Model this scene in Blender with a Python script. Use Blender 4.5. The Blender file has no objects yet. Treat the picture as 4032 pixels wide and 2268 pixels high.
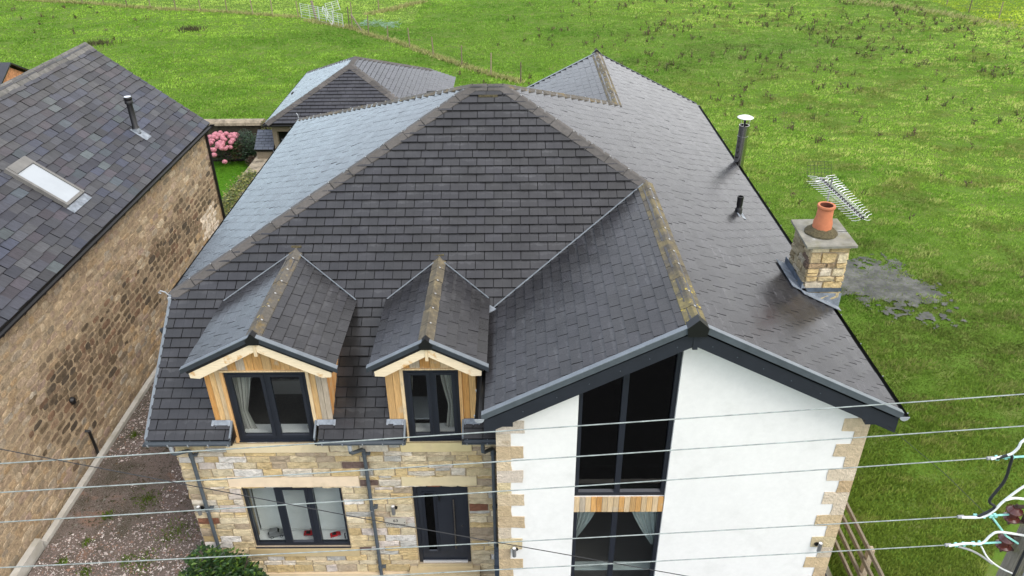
import bpy, math, random
import numpy as np
from mathutils import Vector, Matrix
random.seed(7)
RNG = np.random.default_rng(7)
S = bpy.context.scene
COL = S.collection

# ------------------------------------------------------------------ camera, sky, sun, exposure
cam = bpy.data.objects.new('camera', bpy.data.cameras.new('camera'))
COL.objects.link(cam)
cam.matrix_world = Matrix(((0.999961, 0.007248, 0.004975, 1.919), (0.000537, 0.514541, -0.857466, -10.0823),
                           (-0.008775, 0.857435, 0.514517, 12.3124), (0, 0, 0, 1)))
cam.data.lens = 26.98
cam.data.sensor_width = 36
cam.data.clip_end = 2000
S.camera = cam

SUN_EL = math.radians(52)
SUN_AZ = math.radians(130)          # from the right, a little in front
w = bpy.data.worlds.new('World')
S.world = w
w.use_nodes = True
wn = w.node_tree
bg = wn.nodes['Background']
sky = wn.nodes.new('ShaderNodeTexSky')
sky.sky_type = 'NISHITA'
sky.sun_disc = False
sky.sun_elevation = SUN_EL
sky.sun_rotation = SUN_AZ
sky.air_density = 1.0
sky.dust_density = 4.0
sky.ozone_density = 1.0
hs = wn.nodes.new('ShaderNodeHueSaturation')
hs.inputs['Saturation'].default_value = 0.28
wn.links.new(sky.outputs[0], hs.inputs['Color'])
# thin bright overcast: the clear sky is veiled by an even cloud layer
veil = wn.nodes.new('ShaderNodeMix'); veil.data_type = 'RGBA'
veil.inputs[0].default_value = 0.62
# the cloud is brighter and bluer low on the left, greyer on the right
tcw = wn.nodes.new('ShaderNodeTexCoord')
sepw = wn.nodes.new('ShaderNodeSeparateXYZ')
wn.links.new(tcw.outputs['Generated'], sepw.inputs[0])
mrw = wn.nodes.new('ShaderNodeMapRange')
mrw.interpolation_type = 'SMOOTHSTEP'
mrw.inputs['From Min'].default_value = 0.35
mrw.inputs['From Max'].default_value = -0.6
wn.links.new(sepw.outputs[0], mrw.inputs['Value'])
cl = wn.nodes.new('ShaderNodeMix'); cl.data_type = 'RGBA'
hi = wn.nodes.new('ShaderNodeMix'); hi.data_type = 'RGBA'
hi.inputs[6].default_value = (6.3, 6.2, 6.1, 1)
hi.inputs[7].default_value = (5.0, 5.7, 7.0, 1)
rlo = wn.nodes.new('ShaderNodeMix'); rlo.data_type = 'RGBA'
rlo.inputs[6].default_value = (6.2, 6.1, 6.0, 1)
rlo.inputs[7].default_value = (9.6, 9.6, 9.8, 1)
wn.links.new(rlo.outputs[2], hi.inputs[6])
wn.links.new(mrw.outputs[0], hi.inputs[0])
wn.links.new(hi.outputs[2], cl.inputs[6])
cl.inputs[7].default_value = (9.8, 12.4, 14.6, 1)
mrz = wn.nodes.new('ShaderNodeMapRange')
mrz.interpolation_type = 'SMOOTHSTEP'
mrz.inputs['From Min'].default_value = 0.34
mrz.inputs['From Max'].default_value = 0.1
wn.links.new(sepw.outputs[2], mrz.inputs['Value'])
mul_ = wn.nodes.new('ShaderNodeMath'); mul_.operation = 'MULTIPLY'
wn.links.new(mrw.outputs[0], mul_.inputs[0]); wn.links.new(mrz.outputs[0], mul_.inputs[1])
wn.links.new(mul_.outputs[0], cl.inputs[0])
wn.links.new(mrz.outputs[0], rlo.inputs[0])
wn.links.new(cl.outputs[2], veil.inputs[7])
wn.links.new(hs.outputs[0], veil.inputs[6])
wn.links.new(veil.outputs[2], bg.inputs['Color'])
bg.inputs['Strength'].default_value = 0.15
sun = bpy.data.objects.new('sun', bpy.data.lights.new('sun', 'SUN'))
COL.objects.link(sun)
sun.data.energy = 0.9
sun.data.angle = math.radians(28)
sun.data.color = (1, 0.965, 0.91)
sd = Vector((math.sin(SUN_AZ) * math.cos(SUN_EL), math.cos(SUN_AZ) * math.cos(SUN_EL), math.sin(SUN_EL)))
sun.rotation_euler = sd.to_track_quat('Z', 'Y').to_euler()
sun.location = (20, -20, 40)
S.view_settings.view_transform = 'Standard'
S.view_settings.look = 'None'
S.view_settings.gamma = 1
S.view_settings.exposure = 0.93

# ------------------------------------------------------------------ materials
def nd(nt, t, **kw):
    n = nt.nodes.new(t)
    for k, v in kw.items():
        if k.startswith('_'):
            setattr(n, k[1:], v)
        else:
            n.inputs[k].default_value = v
    return n

def new_mat(name):
    m = bpy.data.materials.new(name)
    m.use_nodes = True
    nt = m.node_tree
    return m, nt, nt.nodes['Principled BSDF']

def ramp(nt, fac, lo, hi):
    r = nd(nt, 'ShaderNodeMapRange')
    r.inputs['From Min'].default_value = lo
    r.inputs['From Max'].default_value = hi
    nt.links.new(fac, r.inputs['Value'])
    return r.outputs['Result']

def mixc(nt, fac, a, b, mode='MIX'):
    x = nd(nt, 'ShaderNodeMix', _data_type='RGBA', _blend_type=mode)
    for s, v in ((x.inputs[0], fac), (x.inputs[6], a), (x.inputs[7], b)):
        if hasattr(v, 'is_linked'):
            nt.links.new(v, s)
        elif isinstance(v, (int, float)):
            s.default_value = v
        else:
            s.default_value = (*v, 1)
    return x.outputs[2]

def noise(nt, scale, detail=3, rough=.6, stretch=None, dist=0):
    tc = nd(nt, 'ShaderNodeTexCoord')
    src = tc.outputs['Object']
    if stretch:
        mp = nd(nt, 'ShaderNodeMapping')
        mp.inputs['Scale'].default_value = stretch
        nt.links.new(src, mp.inputs['Vector'])
        src = mp.outputs[0]
    n = nd(nt, 'ShaderNodeTexNoise', Scale=scale, Detail=detail, Roughness=rough, Distortion=dist)
    nt.links.new(src, n.inputs['Vector'])
    return n.outputs['Fac']

def PM(name, col, rough=.7, attr=False, var=.2, vs=6, bump=0, bs=40, metal=0, spec=.4, c2=None, c2s=3, c2r=(.5, .7),
       stretch=None, c3=None, c3s=8, c3r=(.6, .7), bdist=.01, vs2=0, var2=0, trans=0):
    m, nt, b = new_mat(name)
    if attr:
        a = nd(nt, 'ShaderNodeAttribute')
        a.attribute_name = 'Col'
        c = mixc(nt, 1.0, a.outputs['Color'], col, 'MULTIPLY')
    else:
        c = mixc(nt, 0.0, col, col)
    if c2:
        c = mixc(nt, ramp(nt, noise(nt, c2s, 5), *c2r), c, c2)
    if c3:
        c = mixc(nt, ramp(nt, noise(nt, c3s, 6, .7), *c3r), c, c3)
    for v_, s_ in ((var, vs), (var2, vs2)):
        if v_:
            n = noise(nt, s_, 4, .65, stretch)
            r = nd(nt, 'ShaderNodeMapRange')
            r.inputs['From Min'].default_value = .3
            r.inputs['From Max'].default_value = .7
            r.inputs['To Min'].default_value = 1 - v_
            r.inputs['To Max'].default_value = 1 + v_
            nt.links.new(n, r.inputs['Value'])
            c = mixc(nt, 1.0, c, r.outputs[0], 'MULTIPLY')
    nt.links.new(c, b.inputs['Base Color'])
    b.inputs['Roughness'].default_value = rough
    b.inputs['Metallic'].default_value = metal
    b.inputs['Specular IOR Level'].default_value = spec
    if bump:
        bp = nd(nt, 'ShaderNodeBump', Strength=bump, Distance=bdist)
        nt.links.new(noise(nt, bs, 5, .6, stretch), bp.inputs['Height'])
        nt.links.new(bp.outputs[0], b.inputs['Normal'])
    if trans:
        t = nd(nt, 'ShaderNodeBsdfTranslucent')
        nt.links.new(c, t.inputs['Color'])
        mx = nd(nt, 'ShaderNodeMixShader', Fac=trans)
        nt.links.new(b.outputs[0], mx.inputs[1])
        nt.links.new(t.outputs[0], mx.inputs[2])
        nt.links.new(mx.outputs[0], nt.nodes['Material Output'].inputs['Surface'])
    return m

def tile_mat(name, col, half=True, dust=.45, rough=.2, spec=.5):
    """flat concrete tile: per-tile tint, false joint down the middle, dusty bloom with a scalloped edge"""
    m, nt, b = new_mat(name)
    a = nd(nt, 'ShaderNodeAttribute')
    a.attribute_name = 'Col'
    c = mixc(nt, 1.0, a.outputs['Color'], col, 'MULTIPLY')
    uv = nd(nt, 'ShaderNodeUVMap')
    uv.uv_map = 'UV'
    sep = nd(nt, 'ShaderNodeSeparateXYZ')
    nt.links.new(uv.outputs[0], sep.inputs[0])
    U, V = sep.outputs[0], sep.outputs[1]
    # bloom: pale dry patch near the top of each half tile where noise allows
    n1 = noise(nt, 1.1, 4, .6)
    n2 = noise(nt, 9, 4, .6)
    def math_(op, x, y=None):
        q = nd(nt, 'ShaderNodeMath', _operation=op)
        for i, v in enumerate((x, y)):
            if v is None:
                continue
            if hasattr(v, 'is_linked'):
                nt.links.new(v, q.inputs[i])
            else:
                q.inputs[i].default_value = v
        return q.outputs[0]
    k = math_('ADD', V, math_('MULTIPLY', math_('SUBTRACT', n2, .5), 1.2))
    k = math_('MULTIPLY', ramp(nt, k, .58, .66), ramp(nt, n1, .48, .66))
    c = mixc(nt, math_('MULTIPLY', k, dust), c, (.12, .12, .125))
    # general grime variation
    n3 = noise(nt, 2.2, 5, .65)
    r = nd(nt, 'ShaderNodeMapRange')
    r.inputs['From Min'].default_value = .3
    r.inputs['From Max'].default_value = .7
    r.inputs['To Min'].default_value = .78
    r.inputs['To Max'].default_value = 1.24
    nt.links.new(n3, r.inputs['Value'])
    c = mixc(nt, 1.0, c, r.outputs[0], 'MULTIPLY')
    if half:
        d = math_('ABSOLUTE', math_('SUBTRACT', U, .5))
        ln = math_('LESS_THAN', d, .012)
        c = mixc(nt, math_('MULTIPLY', ln, .5), c, (.012, .012, .012))
    nt.links.new(c, b.inputs['Base Color'])
    rr = nd(nt, 'ShaderNodeMapRange')
    rr.inputs['To Min'].default_value = rough - .1
    rr.inputs['To Max'].default_value = rough + .14
    nt.links.new(noise(nt, 3.5, 4), rr.inputs['Value'])
    nt.links.new(rr.outputs[0], b.inputs['Roughness'])
    b.inputs['Specular IOR Level'].default_value = spec
    bp = nd(nt, 'ShaderNodeBump', Strength=.25, Distance=.004)
    nt.links.new(noise(nt, 120, 4), bp.inputs['Height'])
    nt.links.new(bp.outputs[0], b.inputs['Normal'])
    return m

def glass_mat(name, tint=(.86, .88, .88), base=.04, power=1.0):
    m, nt, b = new_mat(name)
    nt.nodes.remove(b)
    t = nd(nt, 'ShaderNodeBsdfTransparent', Color=(*tint, 1))
    g = nd(nt, 'ShaderNodeBsdfGlossy', Roughness=.02)
    g.inputs['Color'].default_value = (1, 1, 1, 1)
    f = nd(nt, 'ShaderNodeFresnel', IOR=1.5)
    mu = nd(nt, 'ShaderNodeMath', _operation='MULTIPLY')
    mu.inputs[1].default_value = power
    gmn = nd(nt, 'ShaderNodeNewGeometry')
    inv = nd(nt, 'ShaderNodeMath', _operation='SUBTRACT')
    inv.inputs[0].default_value = power
    nt.links.new(gmn.outputs['Backfacing'], inv.inputs[1])
    inv.use_clamp = True
    nt.links.new(inv.outputs[0], mu.inputs[1])
    nt.links.new(f.outputs[0], mu.inputs[0])
    mx = nd(nt, 'ShaderNodeMixShader')
    nt.links.new(mu.outputs[0], mx.inputs[0])
    nt.links.new(t.outputs[0], mx.inputs[1])
    nt.links.new(g.outputs[0], mx.inputs[2])
    nt.links.new(mx.outputs[0], nt.nodes['Material Output'].inputs['Surface'])
    return m

MT = {}
MT['tile'] = tile_mat('roof tile', (.0298, .029, .031), dust=.24)
MT['tile_garage'] = tile_mat('garage roof tile', (.032, .031, .036), dust=.2)
MT['deck_and_edge_shade'] = PM('roof underlay and tile edge shade', (.012, .012, .012), .9, var=0)  # also used on lower tile edges as a painted course shadow
MT['ridge'] = PM('ridge tile concrete', (.085, .077, .071), .85, attr=True, var=.18, vs=25, bump=.35, bs=90, bdist=.006, c2=(.06, .055, .048), c2s=4, c2r=(.5, .75))
MT['lichen'] = PM('ridge tile with lichen', (.098, .088, .07), .9, attr=True, var=.25, vs=18, bump=.5, bs=60, bdist=.01,
                  c2=(.17, .14, .062), c2s=3.5, c2r=(.4, .58), c3=(.48, .36, .04), c3s=9, c3r=(.6, .68))
MT['lichen_some'] = PM('ridge tile with a little lichen', (.092, .083, .07), .9, attr=True, var=.25, vs=18, bump=.45, bs=60, bdist=.01,
                  c2=(.16, .115, .05), c2s=5, c2r=(.52, .7), c3=(.48, .34, .03), c3s=9, c3r=(.64, .7))
MT['lichen_dorm'] = PM('brown weathered ridge tile', (.1, .085, .06), .9, attr=True, var=.25, vs=18, bump=.45, bs=60, bdist=.01, c2=(.2, .16, .09), c2s=6, c2r=(.5, .7))
MT['lichen_mid'] = PM('ridge tile with ochre lichen', (.088, .078, .064), .9, attr=True, var=.25, vs=18, bump=.5, bs=60, bdist=.01, c2=(.15, .122, .065), c2s=4, c2r=(.42, .6), c3=(.34, .25, .05), c3s=10, c3r=(.64, .72))
MT['clip'] = PM('white ridge clip', (.4, .4, .4), .5, var=0)
MT['gap'] = PM('dark joint', (.008, .008, .008), .9, var=0)
MT['anth'] = PM('anthracite frame', (.017, .02, .028), .38, var=.08, spec=.45)
MT['anth2'] = PM('anthracite fascia', (.019, .022, .03), .5, var=.12, vs=3)
MT['vergeface'] = PM('grey dry verge face', (.075, .088, .1), .45, var=.15, vs=5)
MT['vergedark'] = PM('dark dry verge face', (.032, .038, .046), .45, var=.15, vs=5)
MT['verge'] = PM('grey dry verge', (.15, .17, .19), .4, var=.15, vs=5, spec=.5)
MT['lead'] = PM('lead flashing', (.2, .225, .26), .5, var=.35, vs=9, metal=.0, bump=.3, bs=12, bdist=.02, c2=(.42, .45, .48), c2s=5, c2r=(.55, .8))
MT['leaddark'] = PM('dark lead', (.1, .125, .16), .45, var=.35, vs=9, metal=.2, bump=.3, bs=12, bdist=.02)
MT['black'] = PM('black plastic', (.007, .007, .008), .4, var=0, spec=.5)
MT['dpipe'] = PM('dark grey rainwater pipe', (.075, .09, .105), .5, var=.12, vs=8)
MT['dpipelt'] = PM('pale grey rainwater fitting', (.3, .32, .34), .5, var=.1)
MT['white'] = PM('white render', (.77, .757, .733), .9, var=.025, vs=1.2, bump=.25, bs=160, bdist=.004, var2=.03, vs2=9, c2=(.66, .65, .62), c2s=1.6, c2r=(.55, .85))
MT['whiteplain'] = PM('white painted board', (.78, .78, .77), .5, var=.03)
MT['stone'] = PM('yellow sandstone', (1, 1, 1), .88, attr=True, var=.16, vs=9, bump=1, bs=22, bdist=.035, c2=(.3, .2, .1), c2s=3.2, c2r=(.6, .85), var2=.1, vs2=60)
MT['mortar'] = PM('sand mortar', (.36, .29, .205), .95, var=.15, vs=20, bump=.3, bs=80, bdist=.005)
MT['dressed'] = PM('dressed sandstone', (.66, .56, .41), .85, attr=True, var=.06, vs=5, bump=.15, bs=90, bdist=.004, c2=(.5, .4, .25), c2s=2, c2r=(.55, .8))
MT['rubble'] = PM('rubble gritstone', (1.22, 1.2, 1.16), .92, attr=True, var=.35, vs=9, bump=1, bs=22, bdist=.025, var2=.3, vs2=40)
MT['rmortar'] = PM('tan lime mortar', (.4, .305, .2), .95, var=.3, vs=5, bump=.9, bs=30, bdist=.025, c2=(.27, .21, .135), c2s=1.2, c2r=(.5, .75), var2=.3, vs2=28)
MT['slate'] = PM('welsh slate', (1, 1, 1), .55, attr=True, var=.3, vs=5, stretch=(1, 5, 1), bump=.35, bs=30, bdist=.006, var2=.18, vs2=30, spec=.45)
MT['slate_b'] = tile_mat('blue slate', (.075, .085, .11), half=False, dust=.2)
MT['sridge'] = PM('stone ridge', (.13, .125, .115), .9, attr=True, var=.3, vs=9, bump=.5, bs=40, bdist=.01)
MT['wood'] = PM('weathered larch', (1, 1, 1), .7, attr=True, var=.3, vs=4, stretch=(22, 22, 1.2), bump=.25, bs=6, bdist=.004, c2=(.5, .4, .28), c2s=3, c2r=(.6, .72), c3=(.2, .09, .03), c3s=6, c3r=(.66, .78))
MT['woodh'] = PM('weathered larch board', (1, 1, 1), .7, attr=True, var=.16, vs=4, stretch=(1.2, 22, 22), bump=.25, bs=6, bdist=.004, c2=(.6, .36, .15), c2s=5, c2r=(.56, .66), c3=(.42, .36, .28), c3s=7, c3r=(.6, .75))
MT['fence'] = PM('grey fence timber', (.2, .165, .12), .85, attr=True, var=.3, vs=4, stretch=(16, 2, 16), bump=.4, bs=8, bdist=.006)
MT['pole'] = PM('weathered pole', (.2, .175, .14), .9, var=.35, vs=5, stretch=(20, 20, .8), bump=.6, bs=6, bdist=.01, c2=(.2, .2, .06), c2s=4, c2r=(.5, .7))
MT['brown'] = PM('brown porcelain', (.085, .022, .018), .18, var=.1, spec=.6)
MT['steel'] = PM('brushed steel', (.5, .49, .48), .16, var=.05, metal=1)
MT['lampgrey'] = PM('satin steel lamp', (.24, .24, .24), .35, var=.05, metal=.4)
MT['rust'] = PM('rusty bracket', (.06, .03, .025), .7, var=.3)
MT['alu'] = PM('aluminium', (.72, .72, .73), .45, var=.05, metal=.55)
MT['wire'] = PM('verdigris wire', (.26, .29, .28), .6, var=.35, vs=12, metal=.2)
MT['verdigris'] = PM('verdigris', (.28, .62, .55), .6, var=.2, vs=20)
MT['cable'] = PM('dark cable', (.02, .02, .022), .6, var=0)
MT['whitecable'] = PM('white cable', (.8, .8, .78), .5, var=.03)
MT['greycable'] = PM('grey cable', (.3, .3, .3), .6, var=.05)
MT['terra'] = PM('terracotta', (.47, .16, .075), .75, var=.1, vs=12)
MT['terradark'] = PM('sooty terracotta', (.12, .035, .02), .9, var=.2)
MT['moss'] = PM('mossy mortar', (.085, .07, .036), .95, var=.4, vs=25, bump=.8, bs=40, bdist=.02)
MT['slab'] = PM('weathered stone slab', (.23, .22, .185), .9, var=.25, vs=5, bump=.3, bs=50, bdist=.005, c2=(.2, .19, .13), c2s=4, c2r=(.45, .65), c3=(.4, .4, .37), c3s=3, c3r=(.6, .7))
MT['coping'] = PM('coping stone', (.3, .25, .18), .92, var=.3, vs=5, bump=.5, bs=40, bdist=.01, c2=(.12, .1, .07), c2s=3, c2r=(.48, .68))
MT['darkwall'] = PM('mossy garden wall', (.045, .038, .025), .95, var=.4, vs=6, bump=.7, bs=20, bdist=.03)
MT['concrete'] = PM('concrete kerb', (.47, .45, .41), .9, var=.12, vs=6, bump=.3, bs=70, bdist=.004, c2=(.3, .28, .23), c2s=3, c2r=(.5, .75))
MT['curtain'] = PM('cream curtain', (.62, .6, .55), .85, attr=True, var=.05, trans=.2)
MT['net'] = PM('grey green curtain', (.55, .6, .58), .85, var=.05, trans=.25)
MT['blind'] = PM('pleated blind', (.68, .69, .67), .8, var=.05)
MT['carpet'] = PM('dark carpet', (.2, .19, .18), .95, var=.3, vs=60, bump=.5, bs=200)
MT['inside'] = PM('room plaster', (.5, .5, .48), .9, var=.03)
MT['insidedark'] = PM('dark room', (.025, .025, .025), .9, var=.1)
MT['bedding'] = PM('grey bedding', (.12, .12, .13), .9, var=.3, vs=7, bump=.6, bs=7, bdist=.05)
MT['silver'] = PM('silver car paint', (.22, .22, .22), .3, var=.05)
MT['redcar'] = PM('red car paint', (.5, .012, .018), .25, var=.05)
MT['tyre'] = PM('rubber', (.012, .012, .012), .8, var=0)
MT['carglass'] = PM('car glass', (.02, .02, .022), .1, var=0)
MT['glass'] = glass_mat('window glass')
MT['glassdark'] = glass_mat('tinted glazing', (.3, .32, .32), power=.8)
MT['skyglass'] = PM('obscured rooflight glass', (.36, .39, .42), .2, var=.06, vs=1.5, spec=.8)
MT['ventglass'] = MT['black']
MT['greymetal'] = PM('grey rooflight cladding', (.16, .155, .145), .5, var=.15, vs=6)
MT['leaf'] = PM('laurel leaf', (1, 1, 1), .42, attr=True, var=.2, vs=6, trans=.22)
MT['petal'] = PM('hydrangea petal', (.72, .3, .36), .8, attr=True, var=.25, vs=14, bump=.8, bs=60, bdist=.03, trans=.15)
MT['bark'] = PM('brown stem', (.06, .045, .03), .9, var=.3)
MT['soil'] = PM('dark soil', (.03, .022, .015), .95, var=.3, bump=.5)
MT['blade'] = PM('grass blade', (.97, .94, .95), .8, attr=True, var=0, spec=.12, trans=.25)
MT['weed'] = PM('brown dock stalk', (1, 1, 1), .9, attr=True, var=0)
MT['pebble'] = PM('gravel stone', (1, 1, 1), .85, attr=True, var=.15, vs=30)
MT['plaque'] = PM('clear acrylic plaque', (.45, .42, .36), .25, var=.03)
MT['ink'] = PM('black lettering', (.015, .015, .015), .5, var=0)
MT['grate'] = PM('drain grate', (.012, .012, .013), .5, var=0)
MT['asphalt'] = PM('asphalt', (.045, .045, .046), .92, var=.2, vs=6, bump=.5, bs=160, bdist=.005)
MT['paving'] = PM('damp flagstone', (.27, .26, .22), .85, var=.2, vs=3, c2=(.2, .17, .08), c2s=2, c2r=(.45, .65), bump=.2, bs=40)
MT['galv'] = PM('galvanised hurdle', (.62, .62, .63), .5, var=.08, metal=.3)
MT['netting'] = PM('green wire netting', (.28, .4, .36), .6, var=.1)

# ------------------------------------------------------------------ mesh helpers
class MB:
    def __init__(s):
        s.v = []; s.f = []; s.c = []; s.m = []; s.uv = []
    def add(s, vs, fs, col=(1, 1, 1), m=0, uvs=None):
        o = len(s.v)
        s.v += [tuple(map(float, v)) for v in vs]
        for i, f in enumerate(fs):
            s.f.append(tuple(o + k for k in f))
            s.c.append(col)
            s.m.append(m)
            if uvs is None:
                s.uv += [(0., 0.)] * len(f)
            else:
                s.uv += [uvs[k] for k in f]
        return s
    def box(s, a, b, col=(1, 1, 1), m=0, jit=0):
        x0, y0, z0 = a; x1, y1, z1 = b
        vs = [(x0, y0, z0), (x1, y0, z0), (x1, y1, z0), (x0, y1, z0), (x0, y0, z1), (x1, y0, z1), (x1, y1, z1), (x0, y1, z1)]
        if jit:
            vs = [tuple(q + random.uniform(-jit, jit) for q in v) for v in vs]
        return s.add(vs, [(0, 3, 2, 1), (4, 5, 6, 7), (0, 1, 5, 4), (1, 2, 6, 5), (2, 3, 7, 6), (3, 0, 4, 7)], col, m)
    def obox(s, o, X, Y, Z, col=(1, 1, 1), m=0):
        """box from corner o along the three edge vectors"""
        o, X, Y, Z = map(Vector, (o, X, Y, Z))
        vs = [o, o + X, o + X + Y, o + Y, o + Z, o + X + Z, o + X + Y + Z, o + Y + Z]
        fs = [(0, 3, 2, 1), (4, 5, 6, 7), (0, 1, 5, 4), (1, 2, 6, 5), (2, 3, 7, 6), (3, 0, 4, 7)]
        if X.cross(Y).dot(Z) < 0:
            fs = [f[::-1] for f in fs]
        return s.add(vs, fs, col, m)
    def beam(s, p, q, w_, h_, up=(0, 0, 1), col=(1, 1, 1), m=0):
        p, q, up = Vector(p), Vector(q), Vector(up)
        d = (q - p)
        sdv = d.cross(up).normalized()
        u = sdv.cross(d).normalized()
        return s.obox(p - sdv * w_ / 2 - u * h_ / 2, d, sdv * w_, u * h_, col, m)
    def prism(s, poly, ext, col=(1, 1, 1), m=0):
        """closed polygon (3-D points) pushed along ext"""
        n = len(poly); e = Vector(ext)
        P = [Vector(p) for p in poly]
        nn = Vector((0, 0, 0))
        for i in range(n):
            nn += (P[i] - P[0]).cross(P[(i + 1) % n] - P[0])
        if nn.dot(e) > 0:
            P = P[::-1]
        vs = P + [p + e for p in P]
        fs = [tuple(range(n)), tuple(range(2 * n - 1, n - 1, -1))]
        fs += [(i, n + i, n + (i + 1) % n, (i + 1) % n)[::1] for i in range(n)]
        return s.add(vs, fs, col, m)
    def tube(s, path, r, seg=8, col=(1, 1, 1), m=0, cap=True):
        P = [Vector(p) for p in path]
        R_ = r if isinstance(r, (list, tuple)) else [r] * len(P)
        rings = []; up0 = None
        for i, p in enumerate(P):
            d = (P[min(i + 1, len(P) - 1)] - P[max(i - 1, 0)]).normalized()
            if up0 is None:
                up0 = Vector((0, 0, 1)) if abs(d.z) < .9 else Vector((1, 0, 0))
            a = d.cross(up0).normalized()
            b_ = a.cross(d).normalized()
            up0 = b_
            rings.append([p + (a * math.cos(2 * math.pi * k / seg) + b_ * math.sin(2 * math.pi * k / seg)) * R_[i] for k in range(seg)])
        vs = [v for r_ in rings for v in r_]
        fs = []
        for i in range(len(P) - 1):
            for k in range(seg):
                a, b_ = i * seg + k, i * seg + (k + 1) % seg
                fs.append((a, a + seg, b_ + seg, b_))
        if cap:
            fs.append(tuple(range(seg)))
            fs.append(tuple(range((len(P) - 1) * seg, len(P) * seg))[::-1])
        return s.add(vs, fs, col, m)
    def lathe(s, prof, c, axis=(0, 0, 1), seg=20, col=(1, 1, 1), m=0):
        """profile of (radius, height) turned about axis through c"""
        ax = Vector(axis).normalized(); c = Vector(c)
        a = ax.orthogonal().normalized(); b_ = ax.cross(a)
        vs = [c + ax * h + (a * math.cos(2 * math.pi * k / seg) + b_ * math.sin(2 * math.pi * k / seg)) * r for r, h in prof for k in range(seg)]
        fs = []
        for i in range(len(prof) - 1):
            for k in range(seg):
                p, q = i * seg + k, i * seg + (k + 1) % seg
                fs.append((p, q, q + seg, p + seg))
        return s.add(vs, fs, col, m)

OFF = {}
def finish(o, label=None, cat=None, group=None, kind=None):
    for k, v in (('label', label), ('category', cat), ('group', group), ('kind', kind)):
        if v:
            o[k] = v
    return o

def obj(name, mb, mats, parent=None, smooth=False, base=None):
    me = bpy.data.meshes.new(name)
    off = OFF[parent.name] if parent else None
    if off is None:
        if base is None:
            A = np.array(mb.v)
            base = ((A[:, 0].min() + A[:, 0].max()) / 2, (A[:, 1].min() + A[:, 1].max()) / 2, A[:, 2].min())
        off = Vector(base)
    vs = [(v[0] - off.x, v[1] - off.y, v[2] - off.z) for v in mb.v]
    me.from_pydata(vs, [], mb.f)
    for m in (mats if isinstance(mats, (list, tuple)) else [mats]):
        me.materials.append(MT[m] if isinstance(m, str) else m)
    me.polygons.foreach_set('material_index', mb.m)
    at = me.attributes.new('Col', 'FLOAT_COLOR', 'FACE')
    at.data.foreach_set('color', [q for c in mb.c for q in (*c, 1.0)])
    ul = me.uv_layers.new(name='UV')
    ul.data.foreach_set('uv', [q for c in mb.uv for q in c])
    if smooth:
        me.polygons.foreach_set('use_smooth', [True] * len(mb.f))
        me.set_sharp_from_angle(angle=math.radians(50))
    me.update()
    o = bpy.data.objects.new(name, me)
    COL.objects.link(o)
    if parent:
        o.parent = parent
    else:
        o.location = off
    OFF[o.name] = off
    return o

def thing(name, loc, label, cat, group=None):
    o = bpy.data.objects.new(name, None)
    COL.objects.link(o)
    o.location = loc
    o.empty_display_size = .3
    OFF[o.name] = Vector(loc)
    return finish(o, label, cat, group)

def dup(root, loc, rotz=0, label=None, group=None):
    r = root.copy(); COL.objects.link(r)
    r.location = loc; r.rotation_euler = (0, 0, rotz)
    OFF[r.name] = Vector(loc)
    if label: r['label'] = label
    if group: r['group'] = group
    for ch in list(root.children):
        c = ch.copy(); COL.objects.link(c); c.parent = r
        for g in ch.children:
            d = g.copy(); COL.objects.link(d); d.parent = c
    return r

def clip_poly(P, poly):
    """Sutherland-Hodgman: P clipped to the convex CCW polygon"""
    out = P
    n = len(poly)
    for i in range(n):
        ax, ay = poly[i]; bx, by = poly[(i + 1) % n]
        inp = out; out = []
        if not inp:
            return []
        def sidef(p):
            return (bx - ax) * (p[1] - ay) - (by - ay) * (p[0] - ax)
        for j in range(len(inp)):
            p, q = inp[j], inp[(j + 1) % len(inp)]
            sp, sq = sidef(p), sidef(q)
            if sp >= 0:
                out.append(p)
            if sp * sq < 0:
                t = sp / (sp - sq)
                out.append((p[0] + (q[0] - p[0]) * t, p[1] + (q[1] - p[1]) * t))
    return out

def ccw(poly):
    a = sum(poly[i][0] * poly[(i + 1) % len(poly)][1] - poly[(i + 1) % len(poly)][0] * poly[i][1] for i in range(len(poly)))
    return poly if a > 0 else poly[::-1]

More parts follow.
